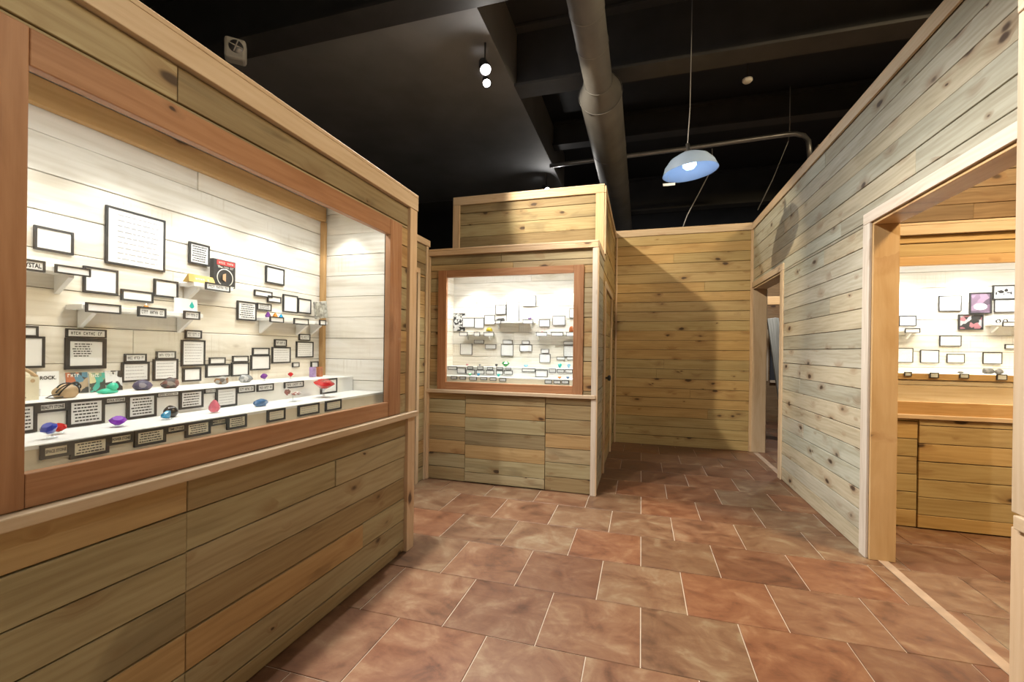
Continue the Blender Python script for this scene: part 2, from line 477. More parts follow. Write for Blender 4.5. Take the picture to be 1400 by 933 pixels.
def tile_material():
    t = NT('slate_look_tile')
    tc = t.n('ShaderNodeTexCoord'); oi = t.n('ShaderNodeObjectInfo'); rnd = oi.outputs['Random']
    cx = t.n('ShaderNodeCombineXYZ')
    for i, k in enumerate((57.0, 31.0, 77.0)):
        t.l(t.math('MULTIPLY', rnd, k), cx.inputs[i])
    v = t.vadd(tc.outputs['Object'], cx.outputs[0])
    a = t.noise(v, 4.2, 5.0, 0.62, 1.0)
    b = t.noise(t.vmul(v, (5.0, 9.0, 5.0)), 1.0, 5.0, 0.68, 1.4)
    f = t.math('ADD', t.math('MULTIPLY', a, 0.70), t.math('MULTIPLY', b, 0.34))
    col = t.ramp(f, [(0.34, (0.066, 0.030, 0.016)), (0.47, (0.140, 0.063, 0.032)), (0.57, (0.178, 0.092, 0.048)), (0.70, (0.245, 0.165, 0.096))])
    sp = t.noise(v, 70.0, 3.0, 0.7)
    col = t.mix(t.math('MULTIPLY', t.step(sp, 0.55, 0.75), 0.22), col, (0.12, 0.07, 0.045))
    tint = t.ramp(t.math('FRACT', t.math('MULTIPLY', rnd, 5.77)),
                  [(0.0, (1, 1, 1)), (0.18, (0.88, 0.98, 1.0)), (0.34, (1.06, 0.95, 0.88)), (0.5, (0.80, 0.74, 0.72)), (0.64, (0.98, 1.09, 1.12)), (0.8, (1.0, 0.88, 0.80)), (0.92, (0.90, 0.88, 0.85))], 'CONSTANT')
    col = t.mix(1.0, col, tint, 'MULTIPLY')
    p = t.bsdf(col, t.math('MULTIPLY_ADD', a, 0.3, 0.28))
    p.inputs['Specular IOR Level'].default_value = 0.4
    t.bump(p, b, 0.12, 0.004)
    return t.m


M['tile'] = tile_material()
M['threshold'] = plain('worn_threshold', (0.30, 0.21, 0.14), 0.6, 0.2)
M['grout'] = plain('pale_grout', (0.50, 0.42, 0.33), 0.85, 0.08)


def glass_material():
    t = NT('case_glass')
    tr = t.n('ShaderNodeBsdfTransparent'); tr.inputs[0].default_value = (0.97, 0.985, 0.975, 1)
    gl = t.n('ShaderNodeBsdfGlossy'); gl.inputs['Roughness'].default_value = 0.01
    mx = t.n('ShaderNodeMixShader'); mx.inputs[0].default_value = 0.035
    t.l(tr.outputs[0], mx.inputs[1]); t.l(gl.outputs[0], mx.inputs[2]); t.l(mx.outputs[0], t.out.inputs[0])
    return t.m


M['glass'] = glass_material()


def acrylic():
    t = NT('clear_acrylic')
    tr = t.n('ShaderNodeBsdfTransparent'); tr.inputs[0].default_value = (0.9, 0.93, 0.95, 1)
    gl = t.n('ShaderNodeBsdfGlossy'); gl.inputs['Roughness'].default_value = 0.05
    mx = t.n('ShaderNodeMixShader'); mx.inputs[0].default_value = 0.18
    t.l(tr.outputs[0], mx.inputs[1]); t.l(gl.outputs[0], mx.inputs[2]); t.l(mx.outputs[0], t.out.inputs[0])
    return t.m


M['acrylic'] = acrylic()


# ------------------------------------------------------------------ geometry helpers
def mesh(name, verts, faces, smooth=False):
    me = bpy.data.meshes.new(name)
    me.from_pydata(verts, [], faces)
    me.update()
    if smooth:
        for p in me.polygons:
            p.use_smooth = True
    return me


def from_bm(name, bm, smooth=False):
    me = bpy.data.meshes.new(name)
    bmesh.ops.recalc_face_normals(bm, faces=bm.faces[:])
    bm.to_mesh(me); bm.free()
    if smooth:
        for p in me.polygons:
            p.use_smooth = True
    return me


def obj(name, me, mat=None, parent=None, loc=(0, 0, 0), rot=(0, 0, 0)):
    o = bpy.data.objects.new(name, me)
    C.objects.link(o)
    o.location = loc; o.rotation_euler = rot
    if parent is not None:
        o.parent = parent
    if mat is not None and me is not None and not me.materials:
        me.materials.append(mat)
    return o


def empty(name, loc=(0, 0, 0), rz=0.0):
    o = bpy.data.objects.new(name, None); C.objects.link(o)
    o.location = loc; o.rotation_euler = (0, 0, rz); o.empty_display_size = 0.1
    return o


def tag(o, label=None, cat=None, group=None, kind=None):
    if label: o['label'] = label
    if cat: o['category'] = cat
    if group: o['group'] = group
    if kind: o['kind'] = kind
    return o


def board_mesh(name, w, t, h, ch=0.002):
    """box centred in x and z, back at y=0, front at y=-t with chamfered front edges"""
    a, b = w / 2, h / 2
    c = min(ch, a * 0.4, b * 0.4)
    v = [(-a, 0, -b), (a, 0, -b), (a, 0, b), (-a, 0, b),
         (-a, -t + c, -b), (a, -t + c, -b), (a, -t + c, b), (-a, -t + c, b),
         (-a + c, -t, -b + c), (a - c, -t, -b + c), (a - c, -t, b - c), (-a + c, -t, b - c)]
    f = [(0, 3, 2, 1)]
    for i in range(4):
        j = (i + 1) % 4
        f.append((i, j, 4 + j, 4 + i)); f.append((4 + i, 4 + j, 8 + j, 8 + i))
    f.append((8, 9, 10, 11))
    me = mesh(name, v, f)
    bm = bmesh.new(); bm.from_mesh(me); bmesh.ops.recalc_face_normals(bm, faces=bm.faces[:]); bm.to_mesh(me); bm.free()
    return me


def box_mesh(name, x0, x1, y0, y1, z0, z1, bev=0.0):
    bm = bmesh.new()
    add_box(bm, x0, x1, y0, y1, z0, z1)
    if bev > 0:
        bmesh.ops.bevel(bm, geom=bm.edges[:], offset=bev, segments=2, affect='EDGES', profile=0.5)
    return from_bm(name, bm)


def add_box(bm, x0, x1, y0, y1, z0, z1):
    vs_ = [bm.verts.new(p) for p in ((x0, y0, z0), (x1, y0, z0), (x1, y1, z0), (x0, y1, z0), (x0, y0, z1), (x1, y0, z1), (x1, y1, z1), (x0, y1, z1))]
    for q in ((3, 2, 1, 0), (4, 5, 6, 7), (0, 1, 5, 4), (1, 2, 6, 5), (2, 3, 7, 6), (3, 0, 4, 7)):
        bm.faces.new([vs_[i] for i in q])


def hboard(name, x0, x1, y0, y1, z0, z1, mat, parent, ch=0.003):
    """board lying along local x; own origin at its centre so the grain follows it"""
    cx, cz = (x0 + x1) / 2, (z0 + z1) / 2
    me = box_mesh(name, -(x1 - x0) / 2, (x1 - x0) / 2, -(y1 - y0) / 2, (y1 - y0) / 2, -(z1 - z0) / 2, (z1 - z0) / 2, ch)
    return obj(name, me, mat, parent, (cx, (y0 + y1) / 2, cz))


def vboard(name, x0, x1, y0, y1, z0, z1, mat, parent, ch=0.003):
    """upright board: mesh along local x, turned upright so that the grain runs up"""
    L, W, T = z1 - z0, x1 - x0, y1 - y0
    me = box_mesh(name, -L / 2, L / 2, -T / 2, T / 2, -W / 2, W / 2, ch)
    return obj(name, me, mat, parent, ((x0 + x1) / 2, (y0 + y1) / 2, (z0 + z1) / 2), (0, -PI / 2, 0))


def dboard(name, x0, x1, y0, y1, z0, z1, mat, parent, ch=0.003):
    """board running along local y"""
    L, T, H = y1 - y0, x1 - x0, z1 - z0
    me = box_mesh(name, -L / 2, L / 2, -T / 2, T / 2, -H / 2, H / 2, ch)
    return obj(name, me, mat, parent, ((x0 + x1) / 2, (y0 + y1) / 2, (z0 + z1) / 2), (0, 0, PI / 2))


def tube(name, pts, r, seg=12, smooth=True):
    bm = bmesh.new()
    rings = []
    for i, p in enumerate(pts):
        p = Vector(p)
        d = (Vector(pts[min(i + 1, len(pts) - 1)]) - Vector(pts[max(i - 1, 0)])).normalized()
        up = Vector((0, 0, 1)) if abs(d.z) < 0.95 else Vector((1, 0, 0))
        a = d.cross(up).normalized(); b = a.cross(d)
        rr = r[i] if isinstance(r, (list, tuple)) else r
        rings.append([bm.verts.new(p + (a * math.cos(2 * PI * k / seg) + b * math.sin(2 * PI * k / seg)) * rr) for k in range(seg)])
    for i in range(len(rings) - 1):
        for k in range(seg):
            bm.faces.new((rings[i][k], rings[i][(k + 1) % seg], rings[i + 1][(k + 1) % seg], rings[i + 1][k]))
    bm.faces.new(rings[0]); bm.faces.new(rings[-1])
    return from_bm(name, bm, smooth)


def lathe(name, prof, seg=24, smooth=True, caps=False):
    bm = bmesh.new(); rings = []
    for (r, z) in prof:
        rings.append([bm.verts.new((r * math.cos(2 * PI * k / seg), r * math.sin(2 * PI * k / seg), z)) for k in range(seg)])
    for i in range(len(rings) - 1):
        for k in range(seg):
            bm.faces.new((rings[i][k], rings[i][(k + 1) % seg], rings[i + 1][(k + 1) % seg], rings[i + 1][k]))
    if caps:
        bm.faces.new(rings[0]); bm.faces.new(rings[-1])
    return from_bm(name, bm, smooth)


# ------------------------------------------------------------------ plank cladding
def planks(parent, s0, s1, z0, z1, mat, openings=(), cuts=(), butt=2.6, y=0.0, th=0.018, pitch=PITCH, start=None, gap=0.0052, rough_fit=0.003, name='plank', rnd_cut=True):
    """rows of boards, each board one child object; openings are (a, b, za, zb) holes; cuts are full-height joints"""
    z = z0 if start is None else start
    while z < z1 - 0.004:
        a, b = max(z, z0), min(z + pitch, z1)
        z += pitch
        if b - a < 0.012:
            continue
        levels = sorted({a, b} | {v for o in openings for v in (o[2], o[3]) if a + 0.012 < v < b - 0.012})
        for la, lb in zip(levels[:-1], levels[1:]):
            mid = (la + lb) / 2
            segs = [(s0, s1)]
            for (oa, ob, za, zb) in openings:
                if za < mid < zb:
                    ns = []
                    for (p, q) in segs:
                        if oa > p: ns.append((p, min(q, oa)))
                        if ob < q: ns.append((max(p, ob), q))
                    segs = [s for s in ns if s[1] - s[0] > 0.01]
            out = []
            for (p, q) in segs:
                pts = [p] + [c for c in cuts if p + 0.02 < c < q - 0.02] + [q]
                for u, v in zip(pts[:-1], pts[1:]):
                    if rnd_cut and v - u > butt:
                        k = u + (v - u) * random.uniform(0.25, 0.75)
                        out += [(u, k), (k, v)]
                    elif rnd_cut and v - u > 1.0 and random.random() < 0.45:
                        k = u + (v - u) * random.uniform(0.3, 0.7)
                        out += [(u, k), (k, v)]
                    else:
                        out.append((u, v))
            for (u, v) in out:
                t = th + random.uniform(-rough_fit, rough_fit)
                me = board_mesh(name, v - u - 0.0015, t, lb - la - gap * random.uniform(0.5, 1.4))
                obj(name, me, mat, parent, ((u + v) / 2, y, mid), (0, random.uniform(-0.0006, 0.0006), 0))


def backing(name, parent_loc, rz, s0, s1, z0, z1, openings=(), depth=0.1, mat=None):
    """wall body with rectangular holes: a slab in local x/z, front at y=0"""
    xs = sorted({s0, s1} | {v for o in openings for v in o[:2] if s0 < v < s1})
    zs = sorted({z0, z1} | {v for o in openings for v in o[2:4] if z0 < v < z1})
    bm = bmesh.new()
    for a, b in zip(xs[:-1], xs[1:]):
        for c, d in zip(zs[:-1], zs[1:]):
            mx, mz = (a + b) / 2, (c + d) / 2
            if any(o[0] < mx < o[1] and o[2] < mz < o[3] for o in openings):
                continue
            add_box(bm, a, b, 0, depth, c, d)
    bmesh.ops.remove_doubles(bm, verts=bm.verts[:], dist=1e-5)
    return obj(name, from_bm(name, bm), mat or M['backing'], None, parent_loc, (0, 0, rz))


# ------------------------------------------------------------------ floor
TILE = 0.4572
X0, Y0 = 0.0121, 2.3796
fl = obj('floor', box_mesh('floor', -5.2, 6.2, -3.6, 12.2, -0.12, -0.004), M['grout'])
tag(fl, 'terracotta slate-look tile floor in running bond with pale grout', None, None, 'structure')
tile_me = []
for k in range(4):
    g = 0.0045 / 2
    h = TILE / 2 - g
    c = 0.0015
    v = [(-h, -h, -0.006), (h, -h, -0.006), (h, h, -0.006), (-h, h, -0.006), (-h, -h, -c), (h, -h, -c), (h, h, -c), (-h, h, -c),
         (-h + c, -h + c, 0), (h - c, -h + c, 0), (h - c, h - c, 0), (-h + c, h - c, 0)]
    f = []
    for i in range(4):
        j = (i + 1) % 4
        f += [(i, j, 4 + j, 4 + i), (4 + i, 4 + j, 8 + j, 8 + i)]
    f.append((8, 9, 10, 11))
    tile_me.append(mesh('tile', v, f))
def solid(x, y):
    if x < XL - 0.2 and y < 2.6: return True
    if x < XG - 0.3: return True
    if x < XM - 0.3 and y > YC2 + 0.3: return True
    if x < XR and y > YB + 0.3: return True
    if x > 0.97 + 0.25 and y < 1.3: return True
    if x > 1.8 and YC2 + 0.3 < y < 4.75: return True
    return False
for r_ in range(-4, 16):
    y = Y0 + (r_ + 0.5) * TILE
    off = 0.0 if r_ % 2 else 0.5
    for n in range(-7, 9):
        x = X0 + (n + 0.5 + off) * TILE
        if y < 0.2 or solid(x, y) or x > 3.6 or (x > 1.6 and y < 1.2):
            continue
        obj('tile', tile_me[(n + r_) % 4], M['tile'], fl, (x, y, random.uniform(-0.0006, 0.0006)))

# ------------------------------------------------------------------ dark hall shell
ce = obj('ceiling', box_mesh('ceiling', -5.2, 6.2, -3.6, 12.2, 5.0, 5.1), M['black'])
tag(ce, 'open black-painted ceiling high above the wooden walls', None, None, 'structure')
for nm, b, lab in (('wall_left', (-5.3, -5.2, -3.6, 12.2, -0.1, 5.1), 'black hall wall far behind the long display case'),
                   ('wall_far', (-5.3, 6.3, 12.2, 12.3, -0.1, 5.1), 'black hall wall beyond the wooden rooms'),
                   ('wall_behind', (-5.3, 6.3, -3.7, -3.6, -0.1, 5.1), 'black hall wall behind the viewer'),
                   ('wall_side', (6.2, 6.3, -3.6, 12.2, -0.1, 5.1), 'black hall wall beyond the right-hand room')):
    tag(obj(nm, box_mesh(nm, *b), M['blackwall']), lab, None, None, 'structure')
tag(obj('ceiling_soffit', box_mesh('ceiling_soffit', -5.2, -1.42, 3.56, 8.1, 4.33, 4.995), M['blackwall']),
    'lowered dark grey ceiling above the long display case', None, None, 'structure')
tag(obj('wall_rear', box_mesh('wall_rear', -5.2, -2.3, 8.1, 8.2, 0.0, 4.995), M['black']),
    'black wall closing the hall beyond the lowered ceiling', None, None, 'structure')

# ------------------------------------------------------------------ right wall with two doorways (faces -X)
# local x = -Y, local z = up, front = -X
D1 = (1.86, 3.406, 2.195)     # doorway to the warm room: Y from, Y to, height
D2 = (5.33, 6.60, 2.215)      # doorway by the back wall
ops = [(-D1[1], -D1[0], -0.01, D1[2]), (-D2[1], -D2[0], -0.01, D2[2])]
wr = backing('wall_right', (XR + 0.018, 0, 0), -PI / 2, -YB - 0.1, -1.45, 0, ZW - 0.01, ops, 0.112)
tag(wr, 'tall wall of weathered pine planks pierced by two doorways', None, None, 'structure')
planks(wr, -YB, -1.45, 0.0, ZW - 0.075, M['greyplank'], ops, butt=2.4)
hboard('cap_board', -YB, -1.45, -0.026, 0.14, ZW - 0.002, ZW + 0.028, M['trim'], wr)
hboard('cap_trim', -YB, -1.45, -0.036, -0.019, ZW - 0.078, ZW - 0.002, M['trim'], wr)


def doorway(parent, a, b, h, tw, depth, mat_trim, mat_jamb, far_trim=True, hdr=0.072):
    y0 = -0.034
    if far_trim:
        vboard('casing', a - tw, a + 0.002, y0, -0.018, 0, h - 0.001, mat_trim, parent)
    vboard('casing', b - 0.002, b + tw, y0, -0.018, 0, h - 0.001, mat_trim, parent)
    hboard('casing', a - (tw if far_trim else 0), b + tw, y0, -0.018, h, h + hdr, mat_trim, parent)
    vboard('jamb', a, a + 0.02, -0.018, depth, 0, h - 0.02, mat_jamb, parent)
    vboard('jamb', b - 0.02, b, -0.018, depth, 0, h - 0.02, mat_jamb, parent)
    hboard('head_jamb', a, b, -0.018, depth, h - 0.02, h, mat_jamb, parent)


doorway(wr, -D1[1], -D1[0], D1[2], 0.088, 0.125, M['paletrim'], M['gold'])
doorway(wr, -D2[1], -D2[0], D2[2], 0.088, 0.15, M['trim'], M['trim'], far_trim=False)
hboard('threshold', -D1[1] + 0.02, -D1[0] - 0.02, 0.03, 0.085, 0.0, 0.004, M['threshold'], wr, 0.001)
hboard('threshold', -D2[1] + 0.02, -D2[0] - 0.02, 0.0, 0.06, 0.0, 0.004, M['threshold'], wr, 0.001)
vboard('corner_trim', -YB + 0.002, -D2[1], -0.036, -0.018, 0, ZW - 0.08, M['trim'], wr)

# ------------------------------------------------------------------ back wall (faces -Y)
wb = backing('wall_back', (0, YB, 0), 0, XM - 0.02, XR + 0.12, 0, ZW - 0.03, (), 0.1)
tag(wb, 'end wall of golden knotty pine planks closing the corridor', None, None, 'structure')
planks(wb, XM, XR + 0.015, 0.0, ZW - 0.075, M['goldplank'], butt=3.0, pitch=0.1365, y=0.0)
hboard('cap_trim', XM, XR + 0.015, -0.036, -0.019, ZW - 0.078, ZW - 0.002, M['trim'], wb)
hboard('cap_board', XM, XR + 0.015, -0.028, 0.11, ZW - 0.002, ZW + 0.022, M['trim'], wb)
vboard('corner_trim', XM + 0.02, XM + 0.042, -0.034, -0.0185, 0, ZW - 0.08, M['trim'], wb)
vboard('corner_trim', XR - 0.03, XR + 0.012, -0.040, -0.0185, 0, ZW - 0.08, M['trim'], wb)
# the broad board inside the far doorway
vboard('jamb', XR + 0.036, XR + 0.175, -0.04, -0.016, 0, D2[2] - 0.02, M['trim'], wb)

# ------------------------------------------------------------------ tall wall behind the far case: front (faces -Y) and side (faces +X)
wf = backing('wall_middle', (0, YT, 0), 0, XG, XM - 0.02, 0, ZW - 0.02, (), 0.1)
tag(wf, 'short upper wall of pine planks rising above the far display case', None, None, 'structure')
planks(wf, XG, XM - 0.001, 2.36, ZW - 0.072, M['plank'], start=2.36, rnd_cut=False)
hboard('cap_trim', XG, XM, -0.037, -0.0185, ZW - 0.074, ZW, M['trim'], wf)
hboard('cap_board', XG, XM, -0.037, 0.11, ZW, ZW + 0.02, M['trim'], wf)
vboard('corner_trim', XG, XG + 0.085, -0.037, -0.0185, 2.36, ZW - 0.075, M['trim'], wf)
vboard('corner_trim', XM - 0.09, XM, -0.037, -0.0185, 2.36, ZW - 0.075, M['trim'], wf)

SD = (4.93, 5.95, 2.03)
so = [(SD[0], SD[1], -0.01, SD[2])]
wsd = backing('wall_passage', (XM - 0.018, 0, 0), PI / 2, YT + 0.002, YB, 0, ZW - 0.03, so, 0.1)
tag(wsd, 'side wall of pine planks with a plank door in the passage', None, None, 'structure')
planks(wsd, YT - 0.01, YB - 0.02, 0.0, ZW - 0.072, M['goldplank'], so, rnd_cut=False)
hboard('cap_trim', YT - 0.03, YB - 0.03, -0.036, -0.0185, ZW - 0.074, ZW, M['trim'], wsd)
vboard('corner_trim', YT - 0.03, YT + 0.055, -0.036, -0.0185, ZC, ZW - 0.076, M['trim'], wsd)
for a, b in ((SD[0] - 0.07, SD[0]), (SD[1], SD[1] + 0.07)):
    vboard('casing', a, b, -0.034, -0.0185, 0, SD[2], M['trim'], wsd)
hboard('casing', SD[0] - 0.07, SD[1] + 0.07, -0.034, -0.0185, SD[2] + 0.001, SD[2] + 0.07, M['trim'], wsd)
dr = empty('door_1', (XM - 0.018, 0, 0), PI / 2)
tag(dr, 'flush plank-faced door with round black knob in the passage', None, None, 'structure')
obj('door_slab', box_mesh('door_slab', SD[0] + 0.006, SD[1] - 0.006, 0.0, 0.04, 0.012, SD[2] - 0.006), M['backing'], dr)
planks(dr, SD[0] + 0.006, SD[1] - 0.006, 0.012, SD[2] - 0.006, M['goldplank'], rnd_cut=False, th=0.014)
kn = obj('door_knob', lathe('door_knob', [(0.012, 0), (0.012, 0.03), (0.03, 0.04), (0.034, 0.055), (0.026, 0.068), (0.002, 0.072)], 20), M['darkmetal'], dr, (5.28 - 0.22, -0.014, 1.03), (PI / 2, 0, 0))

# ------------------------------------------------------------------ recessed wall between the cases (faces +X)
GO = (2.72, 3.86, 2.08)
go = [(GO[0], GO[1], -0.01, GO[2])]
wg = backing('wall_recess', (XG - 0.018, 0, 0), PI / 2, 2.0, YC2 + 0.02, 0, 2.40, go, 0.1)
tag(wg, 'narrow recessed plank wall with an unlit doorway between two cases', None, None, 'structure')
planks(wg, 2.2, YC2, 0.0, 2.385, M['plank'], go, rnd_cut=False)
hboard('cap_trim', 2.2, YC2 + 0.02, -0.036, 0.1, 2.385, 2.45, M['trim'], wg)
vboard('casing', GO[1] - 0.002, GO[1] + 0.045, -0.034, -0.0185, 0, GO[2], M['trim'], wg)
hboard('casing', GO[0], GO[1] + 0.045, -0.034, -0.0185, GO[2] + 0.001, GO[2] + 0.05, M['trim'], wg)
vboard('corner_trim', YC2 - 0.055, YC2 - 0.01, -0.034, -0.0185, 0, 2.38, M['trim'], wg)
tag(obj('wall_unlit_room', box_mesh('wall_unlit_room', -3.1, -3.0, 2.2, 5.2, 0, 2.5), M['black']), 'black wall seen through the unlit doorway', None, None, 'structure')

# ------------------------------------------------------------------ warm room beyond the first doorway
w4 = backing('wall_room', (0, YT + 0.03, 0), 0, XR + 0.13, 4.6, 0, 3.3, (), 0.1)
tag(w4, 'dark brown plank wall rising behind the case in the warm room', None, None, 'structure')
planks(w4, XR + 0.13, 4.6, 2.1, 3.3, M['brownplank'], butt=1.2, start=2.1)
w5 = backing('wall_room_bounce', (4.6, 0, 0), -PI / 2, -YT, 0.5, 0, 3.1, (), 0.1, M['goldplank'])  # unseen wall added so that light bounces inside the warm room
tag(w5, 'unseen pine wall added to bounce light in the warm room', None, None, 'structure')
# back face of the right wall, seen from the warm room
planks(obj('wall_right_reverse', box_mesh('wall_right_reverse', D1[1] + 0.1, YT, -0.012, 0.0, 0, ZW - 0.05), M['goldplank'], None, (XR + 0.132, 0, 0), (0, 0, PI / 2)),
       D1[1] + 0.1, YT, 0, ZW - 0.05, M['goldplank'], rnd_cut=False, y=-0.012)
tag(bpy.data.objects['wall_right_reverse'], 'warm-room side of the plank wall beside the doorway', None, None, 'structure')


# ------------------------------------------------------------------ display cases
def ring_mesh(name, w, h, b, d):
    a, c = w / 2, h / 2
    ia, ic = max(a - b, a * 0.3), max(c - b, c * 0.3)
    O = [(-a, -c), (a, -c), (a, c), (-a, c)]; I = [(-ia, -ic), (ia, -ic), (ia, ic), (-ia, ic)]
    v = [(x, 0, z) for x, z in O] + [(x, -d, z) for x, z in O] + [(x, -d, z) for x, z in I] + [(x, 0, z) for x, z in I]
    f = []
    for i in range(4):
        j = (i + 1) % 4
        f += [(i, j, 4 + j, 4 + i), (4 + i, 4 + j, 8 + j, 8 + i), (8 + i, 8 + j, 12 + j, 12 + i), (12 + i, 12 + j, j, i)]
    return mesh(name, v, f)


_font_cache = {}


def text_mesh(body, w, h):
    """flat lettering that fits a w x h field, local x right, z up, facing -y"""
    key = body
    if key not in _font_cache:
        cu = bpy.data.curves.new('lettering', 'FONT')
        cu.body = body.replace('|', '\n'); cu.align_x = 'CENTER'; cu.align_y = 'CENTER'; cu.size = 1.0; cu.resolution_u = 2; cu.offset = 0.03
        o = bpy.data.objects.new('lettering', cu); C.objects.link(o)
        bpy.context.view_layer.update()
        me = bpy.data.meshes.new_from_object(o.evaluated_get(bpy.context.evaluated_depsgraph_get()))
        bpy.data.objects.remove(o)
        _font_cache[key] = me
    src = _font_cache[key]
    me = src.copy()
    xs = [v.co.x for v in me.vertices]; ys = [v.co.y for v in me.vertices]
    sx, sy = max(xs) - min(xs), max(ys) - min(ys)
    mx, my = (max(xs) + min(xs)) / 2, (max(ys) + min(ys)) / 2
    ky = h / sy; kx = min(w / sx, ky * 1.15)
    ky = min(ky, kx * 1.7)
    for v in me.vertices:
        x, y = v.co.x, v.co.y
        v.co = ((x - mx) * kx, 0.0, (y - my) * ky)
    return me


def print_lines(w, h, n, fill=0.45, left=False, cols=(0.0, 1.0), rows=(0.0, 1.0), ragged=0.12):
    """rows of word-sized strips"""
    v, f = [], []
    p = h / n
    for i in range(n):
        if not rows[0] <= (i + 0.5) / n <= rows[1]:
            continue
        zc = h / 2 - (i + 0.5) * p
        a, b = -w / 2 + cols[0] * w, -w / 2 + cols[1] * w
        if not left:
            a += random.uniform(0, ragged) * w
        b -= random.uniform(0, ragged) * w
        x = a
        while x < b:
            L = random.uniform(0.05, 0.16) * w
            e = min(x + L, b)
            if e - x > 0.015 * w:
                k = len(v)
                v += [(x, 0, zc - p * fill / 2), (e, 0, zc - p * fill / 2), (e, 0, zc + p * fill / 2), (x, 0, zc + p * fill / 2)]
                f.append((k, k + 1, k + 2, k + 3))
            x = e + 0.028 * w
    return mesh('print', v, f)


def marks(w, h, n):
    """one line of letter-sized marks too small to read"""
    v, f = [], []
    p = w / n
    for i in range(n):
        if i % 6 == 4:
            continue
        x = -w / 2 + i * p
        for (a, b, c, d) in random.choice((((0.1, 0.3, -0.5, 0.5), (0.3, 0.8, 0.2, 0.5)), ((0.1, 0.3, -0.5, 0.5), (0.6, 0.8, -0.5, 0.5), (0.3, 0.6, -0.1, 0.12)),
                                           ((0.1, 0.8, 0.3, 0.5), (0.1, 0.8, -0.5, -0.3), (0.1, 0.3, -0.3, 0.3)), ((0.35, 0.58, -0.5, 0.5), (0.1, 0.85, 0.28, 0.5)))):
            k = len(v)
            v += [(x + a * p, 0, c * h), (x + b * p, 0, c * h), (x + b * p, 0, d * h), (x + a * p, 0, d * h)]
            f.append((k, k + 1, k + 2, k + 3))
    return mesh('print', v, f)


def card(rect, style, text, y, rz, origin, label, cat='sign', group=None, paper='paper', border=0.007, name='framed_card', tilt=0.0):
    """framed card on a plane at depth y of the case frame (local x right, z up, front -y)"""
    s0, z0, s1, z1 = rect
    wd, ht = s1 - s0, z1 - z0
    mat_w = Matrix.Translation(origin) @ Matrix.Rotation(rz, 4, 'Z') @ Matrix.Translation(((s0 + s1) / 2, y, (z0 + z1) / 2))
    bd = min(border, ht * (0.24 if style == 't' and border > 0.008 else 0.16), wd * 0.16)
    o = obj(name, ring_mesh(name, wd, ht, bd, 0.009), M['frame'])
    o.matrix_world = mat_w @ Matrix.Rotation(tilt, 4, 'X')
    pw, ph = wd - 2 * bd, ht - 2 * bd
    obj('paper', box_mesh('paper', -pw / 2 - 0.0005, pw / 2 + 0.0005, -0.006, -0.001, -ph / 2 - 0.0005, ph / 2 + 0.0005), M[paper], o)
    yi = -0.0067
    if style == 't':
        obj('lettering', text_mesh(text, pw * 0.92, ph * (0.74 if '|' in text else 0.62)), M['ink'], o, (0, yi, 0))
    elif style == 'w':
        obj('print', marks(pw * 0.86, ph * 0.5, 13), M['ink'], o, (0, yi, 0))
    elif style == 'p':
        n = max(4, int(ph / 0.0115))
        obj('print', print_lines(pw * 0.88, ph * 0.9, n, 0.42), M['ink'], o, (0, yi, 0))
    elif style == 'l':
        n = max(3, int(ph / 0.014))
        obj('print', print_lines(pw * 0.86, ph * 0.86, n, 0.22, left=True), M['greyink'], o, (0, yi, 0))
    elif style == 'h':
        obj('print', print_lines(pw * 0.9, ph * 0.88, 9, 0.42, cols=(0.02, 0.68), rows=(0, 0.64)), M['ink'], o, (0, yi, 0))
    elif style == 'r':
        obj('print', print_lines(pw * 0.9, ph * 0.92, 9, 0.2, cols=(0.12, 0.97), left=True, ragged=0.05), M['greyink'], o, (0, yi, 0))
    tag(o, label, cat, group)
    return o


def shelf(parent, s0, s1, z, depth, back, brk, mat):
    sh = obj('shelf', box_mesh('shelf', -(s1 - s0) / 2, (s1 - s0) / 2, -depth, 0, -0.009, 0.009, 0.002), mat, parent, ((s0 + s1) / 2, back, z))
    for b in brk:
        v = []
        for sx in (-0.008, 0.008):
            v += [(sx, 0, 0), (sx, -depth * 0.85, 0), (sx, -depth * 0.85, -0.012), (sx, 0, -depth * 0.75)]
        me = mesh('bracket', v, [(0, 1, 2, 3), (7, 6, 5, 4), (0, 4, 5, 1), (1, 5, 6, 2), (2, 6, 7, 3), (3, 7, 4, 0)])
        obj('bracket', me, mat, sh, (b - (s0 + s1) / 2, 0, -0.009))
    return sh


def spot_puck(parent, s, y, z, tilt=0.0):
    d = obj('downlight', lathe('downlight', [(0.012, 0.0), (0.034, -0.005), (0.036, -0.045), (0.030, -0.047), (0.028, -0.030)], 20), M['darkmetal'], parent, (s, y, z), (tilt, 0, 0))
    obj('lens', lathe('lens', [(0.0005, -0.031), (0.028, -0.031)], 20), M['lens_case'], d)
    return d


